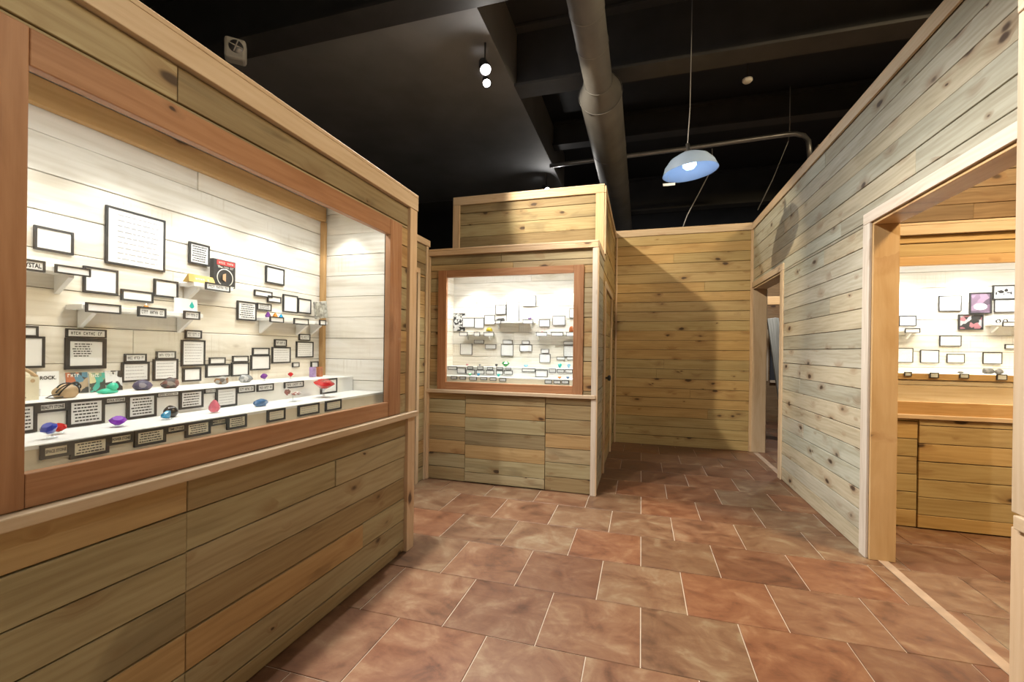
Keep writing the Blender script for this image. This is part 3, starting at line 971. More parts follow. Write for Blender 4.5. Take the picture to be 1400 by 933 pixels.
def make_case(name, label, origin, rz, s0, s1, op, post, rail, sill_z, cap, depth, inner, ceil_z, cuts, panel=None, frame_mat='cedar', plank_mat='plank',
              left_trim=0.09, right_trim=0.09, inner_pitch=0.1365, butt=3.0, rows_start=0.0, sill_out=0.05, end_mat='trim'):
    c = empty(name, origin, rz)
    tag(c, label, 'display case')
    a, b, za, zb = op
    # plank face: lower panel and the strip round the window
    lo = obj('lower_panel', box_mesh('lower_panel', s0, s1, 0.018, 0.06, 0.0, sill_z), M['backing'], c)
    if panel:
        pa, pb, proud = panel
        planks(lo, s0 + left_trim, pa - 0.003, 0.004, sill_z - 0.001, M[plank_mat], (), cuts, y=0.018, rnd_cut=False, start=rows_start)
        planks(lo, pa, pb, 0.008, sill_z - 0.001, M[plank_mat], (), (), y=0.018, th=0.018 + proud, rnd_cut=False, start=rows_start - 0.03)
        planks(lo, pb + 0.003, s1 - right_trim, 0.004, sill_z - 0.001, M[plank_mat], (), cuts, y=0.018, rnd_cut=False, start=rows_start)
    else:
        planks(lo, s0 + left_trim, s1 - right_trim, 0.004, sill_z - 0.001, M[plank_mat], (), cuts, y=0.018, butt=butt, start=rows_start)
    fo = (a - post, b + post, rail[0], rail[3])
    hole = (a - 0.02, b + 0.02, za - 0.02, zb + 0.02)
    bk = backing('face_panel', (0, 0.018, 0), 0, s0, s1, sill_z, cap[0], (hole,), 0.02); bk.parent = c
    planks(bk, s0 + left_trim, s1 - right_trim, sill_z + 0.03, cap[0], M[plank_mat], (fo,), (), butt=2.2, y=0.0, start=rows_start)
    # window frame, sill, caps, corner boards
    vboard('frame_post', a - post, a, -0.016, 0.02, rail[0], rail[3], M[frame_mat], c)
    vboard('frame_post', b, b + post, -0.016, 0.02, rail[0], rail[3], M[frame_mat], c)
    hboard('frame_rail', a + 0.001, b - 0.001, -0.014, 0.02, za - (rail[1] - rail[0]), za, M[frame_mat], c)
    hboard('frame_rail', a + 0.001, b - 0.001, -0.014, 0.02, zb, zb + (rail[3] - rail[2]), M[frame_mat], c)
    hboard('sill', s0, s1 - 0.004, -sill_out, 0.02, sill_z, sill_z + 0.034, M['trim'], c, 0.004)
    hboard('cap_trim', s0, s1 + 0.004, -0.026, 0.018, cap[0], cap[1] - 0.02, M['trim'], c)
    hboard('cap_board', s0, s1 + 0.004, -0.026, depth + 0.06, cap[1] - 0.0195, cap[1], M['trim'], c)
    if left_trim:
        vboard('corner_trim', s0, s0 + left_trim, -0.022, 0.018, 0, sill_z - 0.001, M['trim'], c)
        vboard('corner_trim', s0, s0 + left_trim, -0.022, 0.018, sill_z + 0.035, cap[0] - 0.001, M['trim'], c)
    if right_trim:
        vboard('corner_trim', s1 - right_trim, s1, -0.022, 0.018, 0, sill_z - 0.001, M[end_mat], c)
        vboard('corner_trim', s1 - right_trim, s1, -0.022, 0.018, sill_z + 0.035, cap[0] - 0.001, M[end_mat], c)
    g = obj('glass_pane', box_mesh('glass_pane', a - 0.01, b + 0.01, 0.024, 0.029, za - 0.01, zb + 0.01), M['glass'], c)
    # inside
    il, ir = inner
    fz = za - 0.02
    bp = obj('back_panel', box_mesh('back_panel', il, ir, depth, depth + 0.03, fz, ceil_z), M['backing'], c)
    planks(bp, il, ir, fz, ceil_z, M['white'], (), (), y=depth, pitch=inner_pitch, th=0.012, butt=2.0, gap=0.0025, start=fz)
    for s, sg in ((il, -1), (ir, 1)):
        sp = obj('side_panel', box_mesh('side_panel', -depth + 0.04, 0, 0.0, 0.03, fz, ceil_z), M['backing'], c, (s, 0.04 if sg > 0 else depth, 0), (0, 0, (-PI / 2 if sg > 0 else PI / 2)))
        if sg > 0:
            sp.location = (s, depth, 0); sp.rotation_euler = (0, 0, -PI / 2)
            # local x = -depth direction
            sp.data = box_mesh('side_panel', 0.0, depth - 0.04, 0.0, 0.03, fz, ceil_z); sp.data.materials.append(M['backing'])
            planks(sp, 0.0, depth - 0.04, fz, ceil_z, M['white'], (), (), y=0.0, pitch=inner_pitch, th=0.012, rnd_cut=False, start=fz, gap=0.0025)
        else:
            sp.location = (s, 0.04, 0); sp.rotation_euler = (0, 0, PI / 2)
            sp.data = box_mesh('side_panel', 0.0, depth - 0.04, 0.0, 0.03, fz, ceil_z); sp.data.materials.append(M['backing'])
            planks(sp, 0.0, depth - 0.04, fz, ceil_z, M['white'], (), (), y=0.0, pitch=inner_pitch, th=0.012, rnd_cut=False, start=fz, gap=0.0025)
    obj('case_ceiling', box_mesh('case_ceiling', il, ir, 0.03, depth, ceil_z, ceil_z + 0.02), M['riser'], c)
    obj('case_floor', box_mesh('case_floor', il, ir, 0.03, depth, fz - 0.02, fz), M['riser'], c)
    # side of the box that can be seen from the passage
    return c


def riser(parent, s0, s1, y0, y1, z0, z1, top='riser', face='riser'):
    r = obj('riser', box_mesh('riser', s0, s1, y0 + 0.008, y1, z0, z1 - 0.012), M['riser'], parent)
    obj('riser_top', box_mesh('riser_top', s0, s1, y0, y1, z1 - 0.012, z1, 0.0015), M[top], r)
    obj('riser_face', box_mesh('riser_face', s0, s1, y0 + 0.002, y0 + 0.008, z0, z1 - 0.0125), M[face], r)
    return r


# ---- the long case on the left (faces +X): local x = Y, depth = local y
O1 = (XL, 0, 0); R1 = PI / 2
case1 = make_case('display_case', 'long waist-high plank display case with red-brown window frame and many framed cards', O1, R1,
                  -1.0, 2.645, (0.70, 2.33, 1.005, 2.02), 0.133, (0.918, 1.005, 2.02, 2.115), 0.882, (2.255, 2.36), 0.582, (0.55, 2.455), 2.26,
                  (1.119,), left_trim=0, right_trim=0.09, rows_start=-0.06, butt=1.9)
hboard('ledger_board', 0.56, 2.43, 0.532, 0.568, 2.162, 2.255, M['gold'], case1)
vboard('corner_post', 2.415, 2.442, 0.535, 0.568, 1.0, 2.16, M['gold'], case1)
hboard('ceiling_strip', 0.56, 2.45, 0.03, 0.075, 2.10, 2.258, M['trim'], case1)
riser(case1, 0.56, 2.44, 0.085, 0.32, 0.986, 1.056, 'riser', 'beige')
riser(case1, 0.56, 2.44, 0.318, 0.566, 0.986, 1.148, 'riser', 'riser')
for a, b, z, br in ((0.80, 1.09, 1.590, (1.06,)), (1.085, 1.545, 1.468, (1.13, 1.50)), (1.50, 1.70, 1.612, (1.53,)), (1.925, 2.27, 1.484, (1.95, 2.22)), (2.29, 2.385, 1.488, (2.34,))):
    shelf(case1, a, b, z, 0.092, 0.568, br, M['riser'])
for s in (0.86, 1.24, 1.62, 1.84, 1.98, 2.3):
    spot_puck(case1, s, 0.31, 2.258)
# end of the long case box (faces +Y, in the recess) and its top
obj('end_panel', box_mesh('end_panel', 2.62, 2.645, 0.02, 0.64, 0, 2.255), M['trim'], case1)

# ---- the far case in the middle (faces -Y)
O2 = (0, YC2, 0); R2 = 0.0
case2 = make_case('display_case', 'small far plank display case below the raised upper wall, with red-brown window frame', O2, R2,
                  XG, XM, (-1.905, -0.612, 1.003, 2.06), 0.092, (0.926, 1.003, 2.06, 2.132), 0.89, (2.285, 2.352), 0.50, (-2.06, -0.50), 2.18,
                  (), panel=(-1.686, -0.87, 0.006), left_trim=0.036, right_trim=0.045, sill_out=0.035, end_mat='paletrim')  # paler right corner board puts the bluish light on it into its colour
riser(case2, -2.045, -0.515, 0.10, 0.30, 0.984, 1.056, 'riser', 'beige')
riser(case2, -2.045, -0.515, 0.298, 0.485, 0.984, 1.150, 'riser', 'riser')
for a, b, z, br in ((-1.895, -1.55, 1.505, (-1.87, -1.60)), (-1.535, -1.09, 1.632, (-1.5, -1.13)), (-1.08, -0.60, 1.505, (-1.055, -0.66))):
    shelf(case2, a, b, z, 0.08, 0.487, br, M['riser'])
for s in (-1.75, -1.25, -0.78):
    spot_puck(case2, s, 0.26, 2.178)
# plank side of this case along the passage
sp2 = obj('side_wall', box_mesh('side_wall', 0.03, YT - YC2, 0.018, 0.05, 0, 2.285), M['backing'], case2, (XM, 0, 0), (0, 0, PI / 2))
planks(sp2, 0.02, YT - YC2, 0.0, 2.285, M['greyplank'], (), (), y=0.018, rnd_cut=False)
hboard('cap_trim', -0.02, YT - YC2, -0.012, 0.017, 2.286, 2.352, M['trim'], sp2)
vboard('corner_trim', -0.02, 0.03, -0.012, 0.0175, 0, 2.285, M['trim'], sp2)

# ---- the case in the warm room (faces -Y)
O3 = (0, 4.12, 0); R3 = 0.0
case3 = make_case('display_case', 'pine display case in the warm room seen through the wide doorway', O3, R3,
                  1.585, 4.2, (1.78, 3.9, 0.974, 2.02), 0.09, (0.874, 0.974, 2.02, 2.09), 0.842, (2.254, 2.345), 0.50, (1.65, 4.05), 2.15,
                  (2.05,), panel=(2.05, 3.6, 0.012), frame_mat='gold', plank_mat='goldplank', left_trim=0.03, right_trim=0.09, sill_out=0.03)
rs3 = riser(case3, 1.66, 4.04, 0.13, 0.487, 0.955, 1.188, 'riser', 'riser')
planks(rs3, 1.66, 4.04, 0.957, 1.135, M['trim'], (), (), y=0.13, th=0.012, rnd_cut=False)
hboard('edge_board', 1.66, 4.04, 0.112, 0.13, 1.138, 1.187, M['gold'], rs3)
for a, b, z, br in ((1.95, 2.27, 1.54, (2.2,)), (2.735, 3.2, 1.592, (2.78,))):
    shelf(case3, a, b, z, 0.08, 0.487, br, M['riser'])
for s in (2.1, 2.6, 3.1):
    spot_puck(case3, s, 0.27, 2.148)

# ---- the case at the right edge (faces -X), only its corner board and sill end show
case4 = empty('display_case', (0.97, 0, 0), -PI / 2)
tag(case4, 'plank display case standing against the wall before the wide doorway', 'display case')
lo4 = obj('lower_panel', box_mesh('lower_panel', -1.50, 1.4, 0.02, 0.45, 0, 0.87), M['backing'], case4)
planks(lo4, -1.44, 1.4, 0.004, 0.87, M['plank'], y=0.02)
up4 = obj('face_panel', box_mesh('face_panel', -1.50, 1.4, 0.02, 0.45, 0.905, 2.34), M['backing'], case4)
planks(up4, -1.44, 1.4, 0.905, 2.26, M['plank'], y=0.02)
hboard('sill', -1.505, 1.4, -0.012, 0.03, 0.868, 0.905, M['trim'], case4)
vboard('corner_trim', -1.53, -1.44, 0.0, 0.019, 0.0, 0.867, M['trim'], case4)
vboard('corner_trim', -1.53, -1.44, 0.0, 0.019, 0.906, 2.258, M['trim'], case4)
hboard('cap_trim', -1.53, 1.4, -0.002, 0.019, 2.26, 2.36, M['trim'], case4)

# ------------------------------------------------------------------ cards in the cases
CAP = {'orange': ('one-line caption card under the orange crystal', 'orange crystal caption'), 'drop': ('small caption card below the white card with a teal drop', 'teal drop caption'),
       'list': ('small caption card over the tall list card', 'small list caption'), 'book': ('one-line caption card under the black hardback book', 'book caption'),
       'start': ('small caption card below the purple end of the crystal shelf', 'caption below the purple crystal'), 'end': ('small caption card below the plaque end of the crystal shelf', 'caption below the plaque end'),
       'thick': ('long caption strip over the thick black half-filled card', 'long caption strip'), 'geode': ('caption card high above the purple-black geode', 'caption above the purple-black geode'),
       'darkred': ('caption card high above the dark red stone', 'caption above the dark red stone'), 'ball': ('caption card on the upper step behind the black ball', 'black ball caption'),
       'pink': ('short caption card on the upper step behind the pink teardrop', 'pink teardrop caption'), 'bluelump': ('caption card on the upper step above the rough blue lump', 'blue lump caption'),
       'violet': ('caption card on the upper step under the dark violet gem', 'violet gem caption'), 'shells': ('caption card on the upper step behind the speckled shells', 'shell caption')}
BLANK1 = ['blank landscape card in black frame above the EM CRYSTAL shelf', 'blank card half behind a narrow shelf-edge card, below the largest list card',
          'wide blank card above the orange crystal', 'blank card above the teal-drop card, beside the wide blank one',
          'squarish blank card hanging alone above the crystal shelf', 'upper of two overlapping narrow blank cards above the purple crystal',
          'lower of two overlapping narrow blank cards above the purple crystal', 'taller of two blank cards behind the turquoise crystal',
          'blank card between the taller blank card and the pewter plaque', 'narrow blank card above the tall one next to the window post',
          'tall blank card behind the ivory bag', 'small blank card beneath the tall list card',
          'narrow blank card over the wide one above the brown speckled stone', 'wide blank card above the brown speckled stone',
          'narrow blank card over the one above the grey mottled stone', 'blank card above the grey mottled stone',
          'narrow blank card over the one above the dark violet gem', 'blank card above the dark violet gem',
          'tiny blank card above the tiny round red gem', 'tiny blank card behind the lilac mineral block']
SHELF1 = ['narrow blank card on the shelf edge next to the EM CRYSTAL card', 'blank card on the edge of the shelf holding the orange crystal',
          'blank card on the shelf edge below the purple and orange crystals', 'blank card on the crystal shelf edge before the pewter plaque',
          'tiny square blank card on the shelf under the pewter plaque']
names1 = {'r': 'largest black-framed list card, high on the back boards of the long case'}
prev = None
for row in CASE1_WALL:
    st = row[4]; tx = row[5] if len(row) > 5 else ''
    if st == 'b':
        lab, grp = BLANK1.pop(0), 'blank framed cards on the back boards of the long case'
    elif st == 't':
        lab, grp = f'small black-framed title card reading {tx} on the back boards', None
    elif st == 'w':
        lab, grp = CAP[tx][0], None
    elif st == 'r':
        lab, grp = names1['r'], None
    elif st == 'h':
        lab, grp = 'thick black-framed card half filled with print under a long caption strip', None
    elif prev:
        lab, grp = f'framed card of fine print under the {prev}', None
    elif st == 'p':
        lab, grp = None, None
    else:
        lab, grp = None, None
    if lab is None:
        if row[0] < 1.7:
            lab = 'framed card of ruled print left of the black book with red banner'
        elif row[2] - row[0] > 0.11:
            lab = 'tall card of dense print in black frame beside the short shelf of crystals'
        else:
            lab = 'little framed card of dense print above the end of the crystal shelf'
    card(row[:4], st, tx, 0.567, R1, O1, lab, 'sign', grp, border=0.0075 if st != 'h' else 0.013)
    prev = CAP[tx][1] if st == 'w' else None
for row in CASE1_SHELF:
    st = row[4]; tx = row[5] if len(row) > 5 else ''
    if st == 't':
        card(row[:4], st, tx, 0.474, R1, O1, f'black-framed title card reading {tx} on the edge of a shelf', 'sign')
    elif st == 'w':
        card(row[:4], st, tx, 0.474, R1, O1, CAP[tx][0], 'sign')
    else:
        card(row[:4], st, tx, 0.474, R1, O1, SHELF1.pop(0), 'sign', 'blank cards on the shelf edges of the long case')
prev = None
for tab_, y, pap, wh in ((CASE1_UPPER, 0.318, 'paper', 'upper step'), (CASE1_LOWER, 0.085, 'cream', 'bottom step')):
    prev = None
    for row in tab_:
        st = row[4]; tx = row[5] if len(row) > 5 else ''
        r4 = (row[0], max(row[1], 1.0 if wh == 'bottom step' else 1.058), row[2], min(row[3], 1.053 if wh == 'bottom step' else 1.146))
        if st == 't':
            lab, grp = f'black-framed title card reading {tx} on the {wh}', None
        elif st == 'w':
            lab, grp = CAP[tx][0], None
        elif st == 'b':
            lab, grp = 'blank white framed card on the upper step behind the big red gem', None
        elif st == 'l' and wh == 'bottom step':
            lab, grp = 'cream card of faint print in black frame on the bottom step', 'faint cards at the end of the bottom step'
        elif prev:
            lab, grp = f'framed paragraph card beside the {prev} on the {wh}', None
        else:
            lab, grp = f'framed paragraph card at the start of the {wh}, before the REALITY STONE title', None
        card(r4, st, tx, y, R1, O1, lab, 'sign', grp, paper=pap, border=0.0085)
        prev = tx + ' title card' if st == 't' else CAP[tx][1] if st == 'w' else None
for row in CASE2_WALL:
    if row[1] > 1.5:
        lab, grp = 'white card in thin black frame above the shelves of the far case', 'cards above the shelves of the far case'
    elif row[3] - row[1] < 0.06:
        lab, grp = 'narrow white title card in black frame between shelves and steps of the far case', 'title cards below the shelves of the far case'
    else:
        lab, grp = 'squarish white card in thin black frame between shelves and steps of the far case', 'squarish cards below the shelves of the far case'
    r4 = row[:4]
    if row[1] < 1.644 < row[3] and row[2] > -1.535 and row[0] < -1.09:
        r4 = (row[0], 1.644, row[2], row[3])
    card(r4, row[4], '', 0.4835, R2, O2, lab, 'sign', grp, border=0.004)
for row in CASE2_SHELF:
    if row[1] > 1.6:
        card(row[:4], row[4], '', 0.399, R2, O2, 'white framed card on the edge of the raised middle shelf of the far case', 'sign', 'cards on the raised middle shelf', border=0.004)
    else:
        side = 'yellow dome' if row[0] < -1.3 else 'copper-coloured stone'
        card(row[:4], row[4], '', 0.406, R2, O2, f'white framed card on the edge of the shelf with the {side}', 'sign', f'cards on the shelf with the {side}', border=0.004)
for row in CASE2_UPPER:
    r4 = (row[0], max(row[1], 1.06), row[2], row[3])
    if row[4] == 'l':
        lab, grp = 'printed title card in black frame on the upper step of the far case', 'title cards on the upper step of the far case'
    else:
        lab, grp = 'blank white framed card on the upper step of the far case', 'blank cards on the upper step of the far case'
    card(r4, row[4], '', 0.297, R2, O2, lab, 'sign', grp, border=0.005)
for row in CASE2_LOWER:
    r4 = (row[0], max(row[1], 1.006), row[2], min(row[3], 1.055))
    if row[0] < -1.2:
        lab, grp = 'tiny framed caption on the bottom step below the green and blue gems', 'captions below the green and blue gems'
    else:
        lab, grp = 'tiny framed caption on the bottom step below the amber and slate-blue gems', 'captions below the amber and slate-blue gems'
    card(r4, row[4], '', 0.099, R2, O2, lab, 'sign', grp, border=0.005)
for tab_, y in ((CASE3_WALL, 0.4835), (CASE3_SHELF, 0.405), (CASE3_EDGE, 0.110)):
    for row in tab_:
        if tab_ is CASE3_EDGE:
            lab, grp = 'tiny framed caption on the edge board of the warm-room case', 'captions on the edge board of the warm-room case'
        elif tab_ is CASE3_SHELF:
            lab, grp = ('blank framed card on the shelf with two metal rings' if row[0] > 2.5 else 'blank framed card on the bare shelf of the warm-room case'), None
        elif row[4] == 'l':
            lab, grp = 'framed card of faint print above the step of the warm-room case', 'printed cards in the warm-room case'
        else:
            lab, grp = 'blank white framed card on the back boards of the warm-room case', 'blank cards in the warm-room case'
        card(row[:4], row[4], '', y, R3, O3, lab, 'sign', grp, border=0.005)


# ------------------------------------------------------------------ exhibits
def W(case_o, rz, s, y, z):
    return Matrix.Translation(case_o) @ Matrix.Rotation(rz, 4, 'Z') @ Vector((s, y, z))


def gem_mesh(rad, h, n=8, table=0.6, crown=0.3):
    bm = bmesh.new()
    top = [bm.verts.new((table * rad * math.cos(2 * PI * (k + .5) / n), table * rad * math.sin(2 * PI * (k + .5) / n), h)) for k in range(n)]
    gir = [bm.verts.new((rad * math.cos(2 * PI * k / n), rad * math.sin(2 * PI * k / n), h * (1 - crown))) for k in range(n)]
    low = [bm.verts.new((0.55 * rad * math.cos(2 * PI * (k + .5) / n), 0.55 * rad * math.sin(2 * PI * (k + .5) / n), h * 0.25)) for k in range(n)]
    cul = bm.verts.new((0, 0, 0))
    bm.faces.new(top)
    for k in range(n):
        j = (k + 1) % n
        bm.faces.new((top[k], gir[j], top[j]) if False else (gir[k], gir[j], top[k]))
        bm.faces.new((top[k], gir[j], top[j]))
        bm.faces.new((gir[k], low[k], gir[j]))
        bm.faces.new((low[k], low[j], gir[j]))
        bm.faces.new((low[k], cul, low[j]))
    return from_bm('gem', bm)


def rock_mesh(sx, sy, sz, seed=0, sub=2, amp=0.28, flat=False):
    bm = bmesh.new()
    bmesh.ops.create_icosphere(bm, subdivisions=sub, radius=1.0)
    for v in bm.verts:
        k = 1 + amp * mnoise.noise(v.co * 1.7 + Vector((seed * 3.1, seed * 1.7, seed)))
        v.co = Vector((v.co.x * sx * k, v.co.y * sy * k, max(v.co.z * k, -0.72) * sz))
    lo = min(v.co.z for v in bm.verts)
    for v in bm.verts:
        v.co.z -= lo
    return from_bm('rock', bm, not flat)


def place(o, p, rot=(0, 0, 0)):
    o.location = p; o.rotation_euler = rot
    return o


def gem(case_o, rz, s, y, z, rad, h, mat, label, tilt=(0, 0, 0), stand=0.0, name='gem', group=None, n=8):
    """stand: height of a small clear ring-foot stand under the gem"""
    p = W(case_o, rz, s, y, z)
    if stand > 0:
        root = empty(name, p)
        st_ = obj('stand', lathe('stand', [(rad * 0.62, 0.0), (rad * 0.62, 0.003), (rad * 0.12, 0.005), (rad * 0.10, stand * 0.7), (rad * 0.4, stand)], 16), M['acrylic'], root)
        obj('stone', gem_mesh(rad, h, n), mat, root, (0, 0, stand - h * 0.12), tilt)
        tag(root, label, 'gem', group)
        return root
    o = obj(name, gem_mesh(rad, h, n), mat, None, p, tilt)
    tag(o, label, 'gem', group)
    return o


Z1, Z2 = 1.0565, 1.1485
# bottom step of the long case (height of its top Z1), y about 0.15-0.28
gem(O1, R1, 0.842, 0.16, Z1, 0.020, 0.034, G['blue'], 'royal blue faceted gem on a clear stand above the SPACE STONE card', (0.5, 0.3, 0), 0.016)
gem(O1, R1, 0.888, 0.22, Z1, 0.019, 0.024, G['red'], 'red faceted gem lying below the REALITY STONE card', (0.25, 0.5, 0), 0.010)
gem(O1, R1, 1.033, 0.20, Z1, 0.024, 0.028, G['purple'], 'purple faceted gem above the POWER STONE card', (0.3, 0.35, 0.2), 0.008)
gem(O1, R1, 1.198, 0.195, Z1, 0.019, 0.028, G['cyan'], 'bright blue gem in front of the black ball', (0.5, -0.5, 0), 0.008)
bs = obj('polished_ball', rock_mesh(0.023, 0.023, 0.026, 5, 3, 0.12), G['black'], None, W(O1, R1, 1.236, 0.245, Z1))
tag(bs, 'lumpy glossy black ball behind the bright blue gem', 'ornament')
pk = obj('teardrop_stone', lathe('teardrop_stone', [(0.001, 0.0), (0.013, 0.002), (0.021, 0.012), (0.021, 0.024), (0.013, 0.040), (0.006, 0.049), (0.001, 0.052)], 9, False), G['pink'], None, W(O1, R1, 1.378, 0.20, Z1 + 0.002), (0.0, 0.0, 0.3))
tag(pk, 'pink teardrop-shaped stone standing above the MIND STONE card', 'gem')
tag(obj('rough_stone', rock_mesh(0.034, 0.02, 0.02, 8, 2, 0.4, True), G['steelblue'], None, W(O1, R1, 1.606, 0.20, Z1), (0, 0, PI / 2)), 'rough blue crystal lump lying on the bottom step', 'gem')
sh_ = empty('seashell', W(O1, R1, 1.80, 0.20, Z1)); tag(sh_, 'red and white speckled shells on a clear stand on the bottom step', 'shell')
obj('stand', lathe('stand', [(0.018, 0), (0.018, 0.003), (0.003, 0.006), (0.003, 0.03), (0.012, 0.036)], 14), M['acrylic'], sh_)
obj('spire', lathe('spire', [(0.001, 0.0), (0.010, 0.010), (0.015, 0.024), (0.009, 0.036), (0.006, 0.044), (0.001, 0.052)], 14), S['shell'], sh_, (0.0, -0.028, 0.032), (0.5, 0.2, 0))
obj('valve', rock_mesh(0.026, 0.020, 0.010, 4, 2, 0.3), S['shell'], sh_, (0.0, 0.024, 0.030))
gem(O1, R1, 2.022, 0.20, Z1, 0.056, 0.048, G['red'], 'big flat-topped red gem on a clear stem near the end of the case', (0.12, 0.22, 0), 0.052, n=10)
# upper step
for s, y, a, m, lab in ((1.277, 0.455, (0.034, 0.020, 0.024), 'purple', 'purple-black geode lump on the upper step'),
                        (1.384, 0.455, (0.036, 0.022, 0.026), 'darkred', 'dark red and charcoal stone on the upper step'),
                        (1.625, 0.455, (0.035, 0.022, 0.022), 'brown', 'brown and grey speckled stone with a rusty side'),
                        (1.755, 0.455, (0.038, 0.022, 0.023), 'grey', 'grey and white mottled stone')):
    tag(obj('mineral_stone', rock_mesh(*a, seed=s * 9, sub=2, amp=0.35), S[m], None, W(O1, R1, s, y, Z2), (0, 0, PI / 2)), lab, 'stone')
gem(O1, R1, 1.875, 0.455, Z2, 0.018, 0.03, G['violet'], 'small dark violet gem standing on the upper step', (0.6, 0.4, 0), 0.014)
gem(O1, R1, 2.055, 0.455, Z2, 0.015, 0.024, G['red'], 'tiny round red gem on the upper step', (0.4, 0.4, 0), 0.016)
for s, m, lab in ((2.231, 'lilac', 'lilac mineral block standing on the upper step'), (2.292, 'copper', 'copper-brown mineral block standing on the upper step')):
    o = obj('mineral_block', box_mesh('mineral_block', -0.018, 0.018, -0.012, 0.012, 0, 0.062, 0.003), G[m], None, W(O1, R1, s, 0.455, Z2), (0, 0, PI / 2 + 0.1)); tag(o, lab, 'stone')

# gifts and books on the upper step
bag = empty('gift_bag', W(O1, R1, 0.886, 0.41, Z2), R1); tag(bag, 'ivory bag with round handle and black lettering', 'bag')
bm = bmesh.new()
add_box(bm, -0.05, 0.044, -0.012, 0.03, 0, 0.074)
obj('bag_body', from_bm('bag_body', bm), M['ivory'], bag)
arc = [(-0.05 + 0.094 * i / 14, 0.0, 0.074 + 0.03 * math.sin(PI * i / 14)) for i in range(15)]
obj('handle', tube('handle', arc, 0.005, 8), M['tan'], bag)
obj('flap', lathe('flap', [(0.0008, 0), (0.04, 0), (0.04, 0.006), (0.0008, 0.006)], 24), M['ivory'], bag, (-0.002, 0.022, 0.066), (PI / 2, 0, 0))
obj('lettering', text_mesh('T|IK', 0.03, 0.04), M['ink'], bag, (0.002, -0.0125, 0.028))
obj('snap', lathe('snap', [(0.0005, 0.0), (0.006, 0.0)], 16), M['tan'], bag, (0.028, -0.0127, 0.062), (PI / 2, 0, 0))
pl = obj('rock_sign', box_mesh('rock_sign', -0.03, 0.03, -0.004, 0, -0.03, 0.03), M['paper'], None); tag(pl, 'white sign board lettered ROCK behind the strapped tan ball', 'sign')
pl.matrix_world = Matrix.Translation(W(O1, R1, 1.012, 0.52, Z2 + 0.055)) @ Matrix.Rotation(R1, 4, 'Z')
obj('lettering', text_mesh('ROCK.', 0.044, 0.013), M['ink'], pl, (0, -0.005, 0.008))
obj('foot', box_mesh('foot', -0.02, 0.02, -0.004, 0.02, -0.055, -0.03), M['paper'], pl)
hat = empty('strapped_ball', W(O1, R1, 0.992, 0.385, Z2), R1); tag(hat, 'tan leather ball crossed by black straps', 'ball')
obj('body', rock_mesh(0.034, 0.026, 0.026, 2, 3, 0.10), M['tan'], hat)
for k, a in enumerate((-0.5, 0.25, 0.7)):
    pts = []
    for i in range(13):
        q = PI * (0.02 + 0.96 * i / 12)
        d = Vector((math.cos(q) * 0.034 * math.cos(a), -0.012 - 0.018 * math.sin(q), 0.024 + math.cos(q) * 0.022 * math.sin(a) + 0.026 * math.sin(q)))
        pts.append(d)
    obj('strap', tube('strap', pts, 0.0022, 6), M['frame'], hat)
obj('strap', tube('strap', [(-0.03, -0.02, 0.016), (-0.05, -0.02, 0.012), (-0.06, -0.015, 0.006), (-0.045, -0.02, 0.004), (-0.02, -0.025, 0.006)], 0.002, 6), M['frame'], hat)


def book(s0, s1, z0, z1, y, cov, label, title, tcol='whiteprint', lean=0.12, th=0.008):
    wd, ht = s1 - s0, z1 - z0
    b = empty('comic_book', W(O1, R1, (s0 + s1) / 2, y, z0), R1)
    b.rotation_euler = (-lean, 0, R1)
    tag(b, label, 'book')
    obj('cover', box_mesh('cover', -wd / 2, wd / 2, -th, -th + 0.0015, 0, ht), M[cov], b)
    obj('pages', box_mesh('pages', -wd / 2 + 0.001, wd / 2 - 0.002, -th + 0.0016, 0, 0.001, ht - 0.001), M['paper'], b)
    obj('title', marks(wd * 0.7, ht * 0.15, 5), M[tcol], b, (-wd * 0.08, -th - 0.0006, ht * 0.86))
    return b


book(1.06, 1.126, Z2 + 0.001, 1.226, 0.515, 'covA', 'dark comic book with orange and blue cover figures', 'KAPOW')
book(1.128, 1.178, Z2 + 0.001, 1.222, 0.51, 'covB', 'comic book with green and cream cover between two others', 'KAPO')
book(1.180, 1.238, Z2 + 0.001, 1.228, 0.515, 'covC', 'black and white comic book behind the teal ornament', 'WHAM')
tl = empty('teal_ornament', W(O1, R1, 1.135, 0.42, Z2), R1); tag(tl, 'bright teal twisted ornament in front of the comic books', 'ornament')
obj('base', rock_mesh(0.032, 0.014, 0.012, 12, 2, 0.3), M['teal'], tl)
obj('scroll', lathe('scroll', [(0.001, -0.012), (0.013, -0.012), (0.015, 0), (0.013, 0.012), (0.001, 0.012)], 16), M['teal'], tl, (0.014, 0, 0.024), (PI / 2 - 0.4, 0.5, 0))

# things on the small shelves and pinned on the boards
bk = empty('hardback_book', W(O1, R1, 1.668, 0.52, 1.6215), R1); tag(bk, 'black hardback book with red banner and pale ring on its cover', 'book')
bw, bh = 0.118, 0.132
obj('cover', box_mesh('cover', -bw / 2, bw / 2, -0.024, 0.0, 0.0, bh, 0.001), M['frame'], bk)
obj('pages', box_mesh('pages', -bw / 2 + 0.004, bw / 2 + 0.0006, -0.021, -0.003, 0.002, bh + 0.0006), M['paper'], bk)
obj('banner', box_mesh('banner', -bw * 0.36, bw * 0.46, -0.0255, -0.0241, bh * 0.80, bh * 0.97), M['red'], bk)
obj('title', text_mesh('The', bw * 0.22, bh * 0.08), M['whiteprint'], bk, (-bw * 0.22, -0.0257, bh * 0.73))
obj('title', marks(bw * 0.46, bh * 0.07, 8), M['whiteprint'], bk, (bw * 0.17, -0.0257, bh * 0.73))
obj('banner_print', marks(bw * 0.66, bh * 0.07, 9), M['whiteprint'], bk, (bw * 0.05, -0.0262, bh * 0.885))
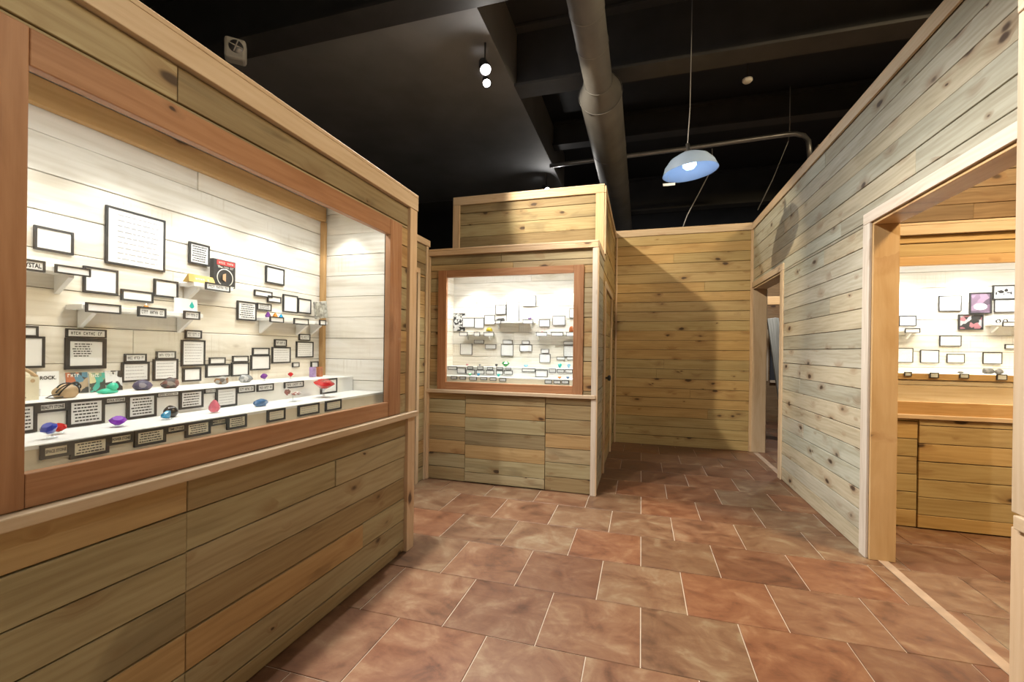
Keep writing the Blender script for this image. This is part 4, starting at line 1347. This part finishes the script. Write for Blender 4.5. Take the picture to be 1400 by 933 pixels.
rg = lathe('ring', [(0.040, 0), (0.044, 0), (0.044, 0.001), (0.040, 0.001)], 32)
obj('ring', rg, M['whiteprint'], bk, (0.002, -0.0243, bh * 0.35), (PI / 2, 0, 0))
obj('panel', box_mesh('panel', -bw * 0.40, bw * 0.44, -0.0252, -0.0242, 0.003, 0.0065), M['whiteprint'], bk)
obj('emblem', lathe('emblem', [(0.0005, 0.0012), (0.022, 0.0012), (0.022, 0)], 5, False), M['skin'], bk, (0.002, -0.0243, bh * 0.36), (PI / 2, 0, 0.3))
gb = empty('gold_bar_box', W(O1, R1, 1.55, 0.50, 1.6215), R1); tag(gb, 'gold three-sided bar box leaning beside the black book', 'box')
v = [(-0.07, -0.02, 0), (0.06, -0.02, 0), (0.06, 0.02, 0), (-0.07, 0.02, 0), (-0.06, 0.0, 0.038), (0.06, 0.0, 0.038)]
obj('box_body', mesh('box_body', v, [(0, 3, 2, 1), (0, 1, 5, 4), (3, 4, 5, 2), (0, 4, 3), (1, 2, 5)]), M['goldfoil'], gb)
obj('lettering', marks(0.07, 0.010, 6), M['whiteprint'], gb, (0.0, -0.0115, 0.018), (-0.48, 0, 0))
pq = obj('pewter_plaque', box_mesh('pewter_plaque', -0.052, 0.052, -0.02, 0.0, 0, 0.108, 0.003), M['plaque']); tag(pq, 'tilted pewter relief plaque in the case corner', 'ornament')
pq.matrix_world = Matrix.Translation(W(O1, R1, 2.345, 0.50, 1.518)) @ Matrix.Rotation(R1, 4, 'Z') @ Matrix.Rotation(-0.16, 4, 'Y')
for s, z, m, lab, sz in ((0.938, 1.6, 'teal', 'teal chip of crystal above the EM CRYSTAL card', 0.012), (1.325, 1.478, 'orange', 'orange crystal on the long low shelf', 0.013),
                         (1.95, 1.494, 'violet', 'purple pointed crystal at the start of the crystal shelf', 0.017), (2.0, 1.494, 'orange', 'orange crystal between purple and blue ones', 0.016), (2.042, 1.494, 'cyan', 'turquoise crystal next to the orange crystal', 0.014)):
    o = obj('crystal', lathe('crystal', [(sz * 0.7, 0), (sz * 0.9, sz * 0.5), (sz * 0.5, sz * 1.4), (0.0006, sz * 2.0)], 6, False), G[m], None, W(O1, R1, s, 0.515, z)); tag(o, lab, 'crystal')

dc = obj('drop_card', box_mesh('drop_card', -0.052, 0.052, -0.003, 0.0, -0.003, 0.062), M['paper']); tag(dc, 'white card with a teal drop emblem on the low shelf', 'sign')
dc.matrix_world = Matrix.Translation(W(O1, R1, 1.480, 0.50, 1.481)) @ Matrix.Rotation(R1, 4, 'Z')
dv = [(0.011 * math.cos(a) * (1 if math.sin(a) < 0.2 else (1 - math.sin(a)) ** 0.8), -0.0036, 0.011 * math.sin(a) * (1.0 if math.sin(a) < 0 else 1.9)) for a in [2 * PI * k / 24 for k in range(24)]]
obj('drop_emblem', mesh('drop_emblem', dv, [tuple(range(24))]), G['teal'], dc, (0.026, 0, 0.032))

# far case exhibits
po = obj('comic_poster', box_mesh('comic_poster', -0.068, 0.068, -0.008, 0, -0.1, 0.1), M['covC'], None, (-1.975, YC2 + 0.486, 1.64)); tag(po, 'black and white comic poster in the corner of the far case', 'poster')
obj('title', marks(0.10, 0.03, 4), M['whiteprint'], po, (-0.01, -0.0088, 0.075))
ye = empty('yellow_trophy', (-1.60, YC2 + 0.44, 1.5145)); tag(ye, 'yellow dome ornament on a grey foot on the shelf', 'ornament')
obj('foot', lathe('foot', [(0.028, 0), (0.028, 0.006), (0.012, 0.012), (0.02, 0.022)], 16, True), M['pipe'], ye)
obj('dome', lathe('dome', [(0.034, 0.02), (0.038, 0.03), (0.030, 0.052), (0.001, 0.066)], 16), G['yellow'], ye)
fl_ = obj('black_spider_brooch', rock_mesh(0.04, 0.012, 0.02, 3, 2, 0.9, True), M['frame'], None, (-1.475, YC2 + 0.45, 1.6415)); tag(fl_, 'jagged black ornament on the middle shelf of the far case', 'ornament')
for x, y, z, rad, h, m, lab in ((-1.145, 0.44, 1.6415, 0.022, 0.05, 'lilac', 'pale pink crystal on the middle shelf'), (-1.008, 0.44, 1.5145, 0.02, 0.02, 'rose', 'rose-grey stone on the end shelf'),
                                (-1.838, 0.40, 1.1505, 0.018, 0.024, 'rose', 'pale red gem on the upper step of the far case'), (-1.69, 0.40, 1.1505, 0.014, 0.024, 'grey', 'grey gem on the upper step of the far case'),
                                (-1.5, 0.40, 1.1505, 0.018, 0.03, 'black', 'black gem beside the big green gem'), (-1.395, 0.40, 1.1505, 0.046, 0.056, 'green', 'big emerald green gem in the far case'),
                                (-1.17, 0.40, 1.1505, 0.03, 0.03, 'lightblue', 'light blue gem on the upper step of the far case'), (-0.808, 0.40, 1.1505, 0.024, 0.05, 'teal', 'round sea-green gem near the window post'),
                                (-0.714, 0.40, 1.1505, 0.02, 0.046, 'lightblue', 'round pale cyan gem nearest the window post'), (-1.72, 0.19, 1.0565, 0.024, 0.028, 'green', 'green gem on the bottom step of the far case'),
                                (-1.625, 0.19, 1.0565, 0.018, 0.03, 'cyan', 'blue gem on the bottom step of the far case'), (-1.405, 0.19, 1.0565, 0.02, 0.03, 'teal', 'turquoise gem on the bottom step of the far case'),
                                (-0.772, 0.19, 1.0565, 0.02, 0.02, 'orange', 'amber gem on the bottom step of the far case'), (-0.69, 0.19, 1.0565, 0.018, 0.022, 'steelblue', 'slate-blue gem on the bottom step of the far case')):
    gem(O2, R2, x, y, z, rad, h, G[m], lab)
br_ = obj('mineral_block', rock_mesh(0.026, 0.02, 0.042, 6, 2, 0.3, True), G['copper'], None, (-0.70, YC2 + 0.44, 1.5145)); tag(br_, 'tall copper-coloured stone at the end of the shelf by the window post', 'stone')

# warm-room case exhibits
def picture(s0, z0, s1, z1, mat, label, y=0.485):
    wd, ht = s1 - s0, z1 - z0
    o = obj('framed_photo', ring_mesh('framed_photo', wd, ht, 0.008, 0.014), M['frame'], None, ((s0 + s1) / 2, 4.12 + y, (z0 + z1) / 2))
    obj('print', box_mesh('print', -wd / 2 + 0.006, wd / 2 - 0.006, -0.008, -0.002, -ht / 2 + 0.006, ht / 2 - 0.006), M[mat], o)
    tag(o, label, 'picture')
    return o


pa = picture(2.625, 1.684, 2.770, 1.860, 'photoA', 'framed violet photograph with a bright white oval')
obj('oval', lathe('oval', [(0.0005, 0.0), (0.045, 0.0)], 24), M['paper'], pa, (0, -0.009, -0.03), (PI / 2, 0, 0)).scale = (1, 0.62, 1)
picture(2.553, 1.550, 2.717, 1.678, 'photoB', 'dark framed photograph with pink and white blossoms')
pc = picture(2.777, 1.800, 2.925, 1.917, 'paper', 'white framed print with black calligraphy marks')
for k in range(7):
    obj('mark', rock_mesh(0.006 + 0.006 * (k % 3), 0.0008, 0.006 + 0.008 * ((k + 1) % 2), k), M['ink'], pc, (-0.05 + 0.016 * k, -0.0085, -0.02 + 0.012 * ((k * 5) % 3)))
for x, a, lab in ((2.665, (0.040, 0.022, 0.028), 'large charcoal stone on the step of the warm-room case'), (2.735, (0.026, 0.02, 0.024), 'smaller charcoal stone beside the large one'), (2.49, (0.02, 0.012, 0.01), 'tiny dark stone chip on the warm-room step')):
    tag(obj('mineral_stone', rock_mesh(*a, seed=x * 4, sub=2, amp=0.3), S['dark'], None, (x, 4.12 + 0.33, 1.1885)), lab, 'stone')
for x in (2.80, 2.845):
    o = obj('ring', lathe('ring', [(0.011, -0.004), (0.016, -0.004), (0.016, 0.004), (0.011, 0.004), (0.011, -0.004)], 20), M['darkmetal'], None, (x, 4.12 + 0.45, 1.6178), (PI / 2, 0, 0))
    tag(o, 'small dark metal ring standing on the shelf of the warm-room case', 'ring', 'metal rings on the warm-room shelf')

# ------------------------------------------------------------------ far room beyond the second doorway
for k in range(3):
    b = obj('leaning_board', box_mesh('leaning_board', -0.95, 0.95, -0.012, 0.012, -0.07, 0.07, 0.002), M['greyboard'], None, (2.0 + 0.028 * k, 7.55 + 0.06 * k, 0.93), (0, 0, 0))
    b.matrix_world = Matrix.Translation((2.02 + 0.03 * k, 7.52 + 0.05 * k, 0.93)) @ Matrix.Rotation(0.35, 4, 'Z') @ Matrix.Rotation(PI / 2 - 0.16, 4, 'Y')
    tag(b, ('foremost of three grey planks leaning beyond the far doorway', 'middle one of three grey planks leaning beyond the far doorway', 'rearmost of three grey planks leaning beyond the far doorway')[k], 'plank', 'planks leaning beyond the far doorway')
hd = empty('timber_portal', (2.1, 8.4, 0)); tag(hd, 'golden timber post and beam frame in the room past the far doorway', 'timber frame')
hboard('beam', -0.6, 1.2, -0.06, 0.06, 2.16, 2.30, M['gold'], hd)
vboard('post', -0.14, -0.07, -0.06, 0.06, 0, 2.158, M['gold'], hd)
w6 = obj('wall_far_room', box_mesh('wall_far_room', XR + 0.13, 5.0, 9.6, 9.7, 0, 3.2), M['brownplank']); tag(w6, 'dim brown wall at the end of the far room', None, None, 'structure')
cb = empty('wall_board', (2.72, 9.58, 0.82)); tag(cb, 'large black board on the end wall of the far room', 'board')
obj('panel', box_mesh('panel', -0.33, 0.45, -0.03, 0.0, 0.0, 0.98, 0.003), M['frame'], cb)
hboard('ledge', -0.33, 0.45, -0.05, 0.0, -0.05, -0.002, M['trim'], cb)
wn = empty('window_1', (2.30, 9.59, 1.3)); tag(wn, 'narrow bright window in the far room', None, None, 'structure')
obj('pane', box_mesh('pane', -0.10, 0.02, -0.02, 0.0, -0.45, 0.45), M['window'], wn)
vboard('window_frame', -0.16, -0.10, -0.03, 0.0, -0.5, 0.5, M['trim'], wn)
vboard('window_frame', 0.02, 0.06, -0.03, 0.0, -0.5, 0.5, M['trim'], wn)

# ------------------------------------------------------------------ ceiling steel, ducts and pipes
def beam(y, z, x0, x1, h, wd, label):
    bm = bmesh.new()
    add_box(bm, x0, x1, -wd / 2, wd / 2, 0, 0.03); add_box(bm, x0, x1, -wd / 2, wd / 2, h - 0.03, h); add_box(bm, x0, x1, -0.02, 0.02, 0.03, h - 0.03)
    o = obj('ceiling_beam', from_bm('ceiling_beam', bm), M['beampaint'], None, (0, y, z))
    tag(o, label, 'beam')


beam(3.42, 4.3, -5.19, 5.9, 0.69, 0.26, 'black steel beam crossing over the long display case')
beam(4.85, 4.3, -1.41, 5.9, 0.69, 0.26, 'black steel beam crossing above the pendant lamp')
beam(9.7, 4.3, -1.41, 5.9, 0.69, 0.26, 'black steel beam beyond the corridor end wall')
beam(7.0, 4.62, -1.41, 5.9, 0.37, 0.2, 'shallow black steel beam past the pendant lamp')
du = obj('round_duct', tube('round_duct', [(-0.44, 2.0, 3.98), (-0.44, 4.35, 3.98), (-0.44, 4.56, 3.98), (-0.44, 8.4, 3.98), (-0.44, 11.9, 3.98)], [0.135, 0.135, 0.215, 0.215, 0.215], 32), M['ductpaint'])
tag(du, 'round black air duct widening as it runs above the corridor', 'duct')
for y, r_ in [(2.6, 0.135), (3.0, 0.135), (3.4, 0.135), (3.8, 0.135), (4.35, 0.138), (4.56, 0.219), (5.8, 0.215), (7.1, 0.215)]:
    obj('seam', lathe('seam', [(r_ + 0.001, -0.008), (r_ + 0.005, -0.004), (r_ + 0.005, 0.004), (r_ + 0.001, 0.008)], 32), M['ductpaint'], du, (-0.44, y, 3.98), (PI / 2, 0, 0))
for y in (3.1, 6.3):
    obj('hanger', tube('hanger', [(-0.44, y, 4.10), (-0.44, y, 4.99)], 0.006, 6), M['wire'], du)
arc = [(-2.6, 6.95, 4.26), (2.0, 6.95, 4.36)]
pipe_pts = [(-1.42, 6.77, 4.24), (-1.0, 6.78, 4.25), (0.6, 6.8, 4.29), (1.85, 6.8, 4.33), (1.97, 6.79, 4.32), (2.06, 6.76, 4.27), (2.10, 6.72, 4.18), (2.12, 6.70, 3.9)]
pp = obj('conduit_pipe', tube('conduit_pipe', pipe_pts, 0.032, 10), M['pipe']); tag(pp, 'grey conduit pipe bending down past the right wall', 'pipe')
obj('hanger', tube('hanger', [(1.9, 6.8, 4.36), (1.9, 6.8, 4.99)], 0.006, 6), M['wire'], pp)
for pts, lab in (([(0.93, 6.8, 4.245), (0.93, 6.75, 4.10), (0.90, 6.75, 3.9), (0.62, 6.9, 3.35), (0.5, 7.0, 3.0)], 'slack grey cable dangling behind the end wall'),
                 ([(1.95, 6.95, 4.64), (1.93, 6.95, 4.3), (1.75, 7.0, 3.8), (1.58, 7.05, 3.4)], 'dark cable slanting down from the conduit pipe')):
    tag(obj('hanging_cable', tube('hanging_cable', pts, 0.008, 6), M['wire']), lab, 'cable')
sd = empty('smoke_detector', (1.07, 5.3, 4.30)); tag(sd, 'round white smoke detector hanging from the dark ceiling', 'smoke detector')
obj('head', lathe('head', [(0.05, 0.02), (0.052, 0.0), (0.035, -0.018), (0.0006, -0.02)], 20), M['plastic'], sd)
obj('stem', tube('stem', [(0, 0, 0.02), (0, 0, 0.69)], 0.008, 6), M['black'], sd)

# emergency lamp on the bulkhead
em = empty('emergency_light', (-3.86, 3.36, 4.19), 0.75); tag(em, 'white emergency light housing with round caged lens under a beam', 'emergency light')
hm = box_mesh('housing', -0.09, 0.09, -0.13, 0.0, -0.09, 0.11, 0.025)
obj('housing', hm, M['plastic'], em)
obj('lens', lathe('lens', [(0.062, 0.0), (0.058, 0.012), (0.0006, 0.016)], 24), M['pipe'], em, (0.01, -0.128, 0.02), (PI / 2, 0, 0))
for a in (0.3, 0.3 + PI / 2):
    obj('cage_bar', box_mesh('cage_bar', -0.06, 0.06, -0.004, 0.004, -0.004, 0.004), M['plastic'], em, (0.01, -0.147, 0.02), (0, a, 0))

# pendant lamp
pe = empty('pendant_lamp', (0.425, 4.5, 3.055)); tag(pe, 'enamelled dome pendant lamp with glowing blue-white bulb', 'lamp')
tilt = (0.03, -0.10, 0)
sh = obj('lamp_shade', lathe('lamp_shade', [(0.252, 0.0), (0.246, 0.012), (0.225, 0.07), (0.175, 0.13), (0.10, 0.170), (0.04, 0.182), (0.035, 0.182), (0.095, 0.160), (0.168, 0.122), (0.218, 0.066), (0.240, 0.010), (0.252, 0.0)], 40), M['shade'], pe, (0, 0, 0), tilt)
obj('neck', lathe('neck', [(0.04, 0.18), (0.036, 0.205), (0.02, 0.215), (0.018, 0.275), (0.004, 0.28)], 16), M['metal'], pe, (0, 0, 0), tilt)
obj('bulb', lathe('bulb', [(0.0006, 0.030), (0.040, 0.036), (0.062, 0.060), (0.062, 0.085), (0.03, 0.14)], 24), M['bulb'], pe, (0, 0, 0), tilt)
obj('cord', tube('cord', [(-0.027, 0.0, 0.27), (-0.01, 0.0, 0.6), (0.0, 0.0, 1.90)], 0.005, 6), M['wire'], pe)
obj('tag', box_mesh('tag', -0.055, 0.055, -0.002, 0.002, -0.012, 0.012), M['plastic'], pe, (-0.19, -0.02, -0.105))
obj('tag_string', tube('tag_string', [(-0.19, -0.02, -0.094), (-0.2, -0.02, -0.02)], 0.0015, 5), M['wire'], pe)
lamp('pendant_bulb_light', 'POINT', (0.425, 4.5, 3.08), 7, (0.62, 0.80, 1.0), shadow_soft_size=0.06)


# track lights
def track(x, y0, y1, z, label):
    o = obj('light_track', box_mesh('light_track', x - 0.018, x + 0.018, y0, y1, z, z + 0.03), M['black']); tag(o, label, 'light track')
    for y in (y0 + 0.3, (y0 + y1) / 2, y1 - 0.2):
        obj('drop_rod', tube('drop_rod', [(x, y, z + 0.03), (x, y, 4.995)], 0.008, 6), M['black'], o)


def head(x, y, z, tgt, energy, label, group=None, col=(1.0, 0.95, 0.88), size=1.5, blend=0.5, r=0.055, top=4.299, spill=0.0):
    root = empty('track_spotlight', (x, y, z))
    tag(root, label, 'spotlight', group)
    d = (Vector(tgt) - Vector((x, y, z))).normalized()
    e = d.to_track_quat('-Z', 'Y').to_euler()
    obj('housing', lathe('housing', [(0.02, 0.11), (r * 0.75, 0.10), (r, 0.02), (r + 0.004, -0.03), (r - 0.004, -0.03), (r - 0.008, -0.015)], 24), M['darkmetal'], root, (0, 0, 0), e)
    obj('lens', lathe('lens', [(0.0006, -0.016), (r - 0.007, -0.016)], 24), M['lens'], root, (0, 0, 0), e)
    obj('yoke', tube('yoke', [(0, 0, 0.06), (0, 0, top - z)], 0.009, 6), M['black'], root)
    p = Vector((x, y, z)) + d * 0.04
    lamp('track_spot_light', 'SPOT', p, energy, col, Vector(tgt), spot_size=size, spot_blend=blend, shadow_soft_size=0.035)
    if spill:
        lamp('track_spot_spill', 'POINT', p + d * 0.02, spill, col, shadow_soft_size=0.03)
    return root


TX = -1.58
track(TX, -2.5, 3.2, 4.30, 'black light track carrying the spotlights above the long case')
head(-1.50, 4.02, 4.083, (0.2, 2.4, 0.0), 400, 'bright ceiling spotlight facing the corridor, nearer of the close pair', size=1.35, top=4.329, spill=9.0)
head(-1.585, 4.30, 4.12, (0.1, 1.6, 0.6), 60, 'smaller bright ceiling spotlight just behind its neighbour', r=0.045, size=1.2, top=4.329)
head(TX, 7.27, 4.06, (0.3, 5.5, 1.6), 90, 'lone ceiling spotlight shining over the upper wall of the far case', size=1.5, top=4.329, spill=11.0)
head(TX, 3.02, 4.10, (0.75, 6.6, 1.75), 560, 'dark-backed track spotlight turned towards the corridor end wall', size=0.95, col=(1.0, 0.86, 0.64), blend=0.4)
head(TX, 2.55, 4.10, (0.5, 2.7, 0.0), 520, 'track spotlight above the window of the long case', size=1.55, col=(1.0, 0.96, 0.91))
head(TX, 2.15, 4.10, (1.43, 3.7, 1.7), 180, 'track spotlight above the long case aimed at the doorway wall', size=1.0, col=(0.84, 0.94, 1.0), blend=0.8)
head(TX, 0.9, 4.10, (0.4, 1.6, 0.0), 400, 'track spotlight above the near end of the long case', size=1.55, col=(1.0, 0.96, 0.91))
TR = 1.36
track(TR, -2.0, 3.3, 4.30, 'black light track above the right-hand wall')
head(TR, 2.5, 4.10, (-1.2, 4.0, 1.2), 85, 'track spotlight above the wide doorway', size=1.1)
head(TR, 3.1, 4.10, (0.35, 6.6, 1.1), 230, 'added unseen fill spotlight above the wide doorway aimed down the corridor', size=0.8, col=(1.0, 0.84, 0.58), blend=0.8)  # unseen head added to brighten the corridor end wall
head(TR, 1.3, 4.10, (-1.45, 1.6, 1.1), 85, 'track spotlight above the near right-hand case', size=1.2)

# lamps inside the cases (each sits in its downlight) and the light strip behind each top rail
for s in (0.86, 1.24, 1.62, 1.98, 2.3):
    p = W(O1, R1, s, 0.31, 2.205)
    lamp('case_spot_light', 'SPOT', p, 10, (1.0, 0.98, 0.95), p + Vector((-0.14, 0, -1)), spot_size=1.5, spot_blend=0.45, shadow_soft_size=0.02)
for s in (-1.75, -1.25, -0.78):
    p = Vector((s, YC2 + 0.26, 2.125))
    lamp('case_spot_light', 'SPOT', p, 15, (1.0, 0.98, 0.95), p + Vector((0, 0.10, -1)), spot_size=1.9, spot_blend=0.5, shadow_soft_size=0.02)
for s in (2.1, 2.6, 3.1):
    p = Vector((s, 4.12 + 0.27, 2.095))
    lamp('case_spot_light', 'SPOT', p, 16, (1.0, 0.98, 0.95), p + Vector((0, 0.10, -1)), spot_size=2.0, spot_blend=0.5, shadow_soft_size=0.02)


def strip(case, rz, s0, s1, y, z, aim, energy):
    b = obj('light_strip', box_mesh('light_strip', s0, s1, y - 0.012, y + 0.004, z + 0.004, z + 0.014), M['riser'], case)
    p = case.matrix_basis @ Vector(((s0 + s1) / 2, y, z))
    t_ = case.matrix_basis @ Vector(((s0 + s1) / 2, y + aim[0], z + aim[1]))
    la = lamp('light_strip_lamp', 'AREA', p, energy, (1.0, 0.985, 0.96), shape='RECTANGLE', size=s1 - s0, size_y=0.02)
    d = (t_ - p).normalized()
    xax = (case.matrix_basis.to_3x3() @ Vector((1, 0, 0))).normalized()
    zax = -d; yax = zax.cross(xax)
    la.matrix_world = Matrix.Translation(p) @ Matrix((xax, yax, zax)).transposed().to_4x4()


strip(case1, R1, 0.72, 2.31, 0.095, 2.10, (0.25, -1.0), 9)
strip(case2, R2, -1.88, -0.64, 0.06, 2.11, (0.35, -1.0), 8)
strip(case3, R3, 1.82, 3.6, 0.06, 2.06, (0.35, -1.0), 12)
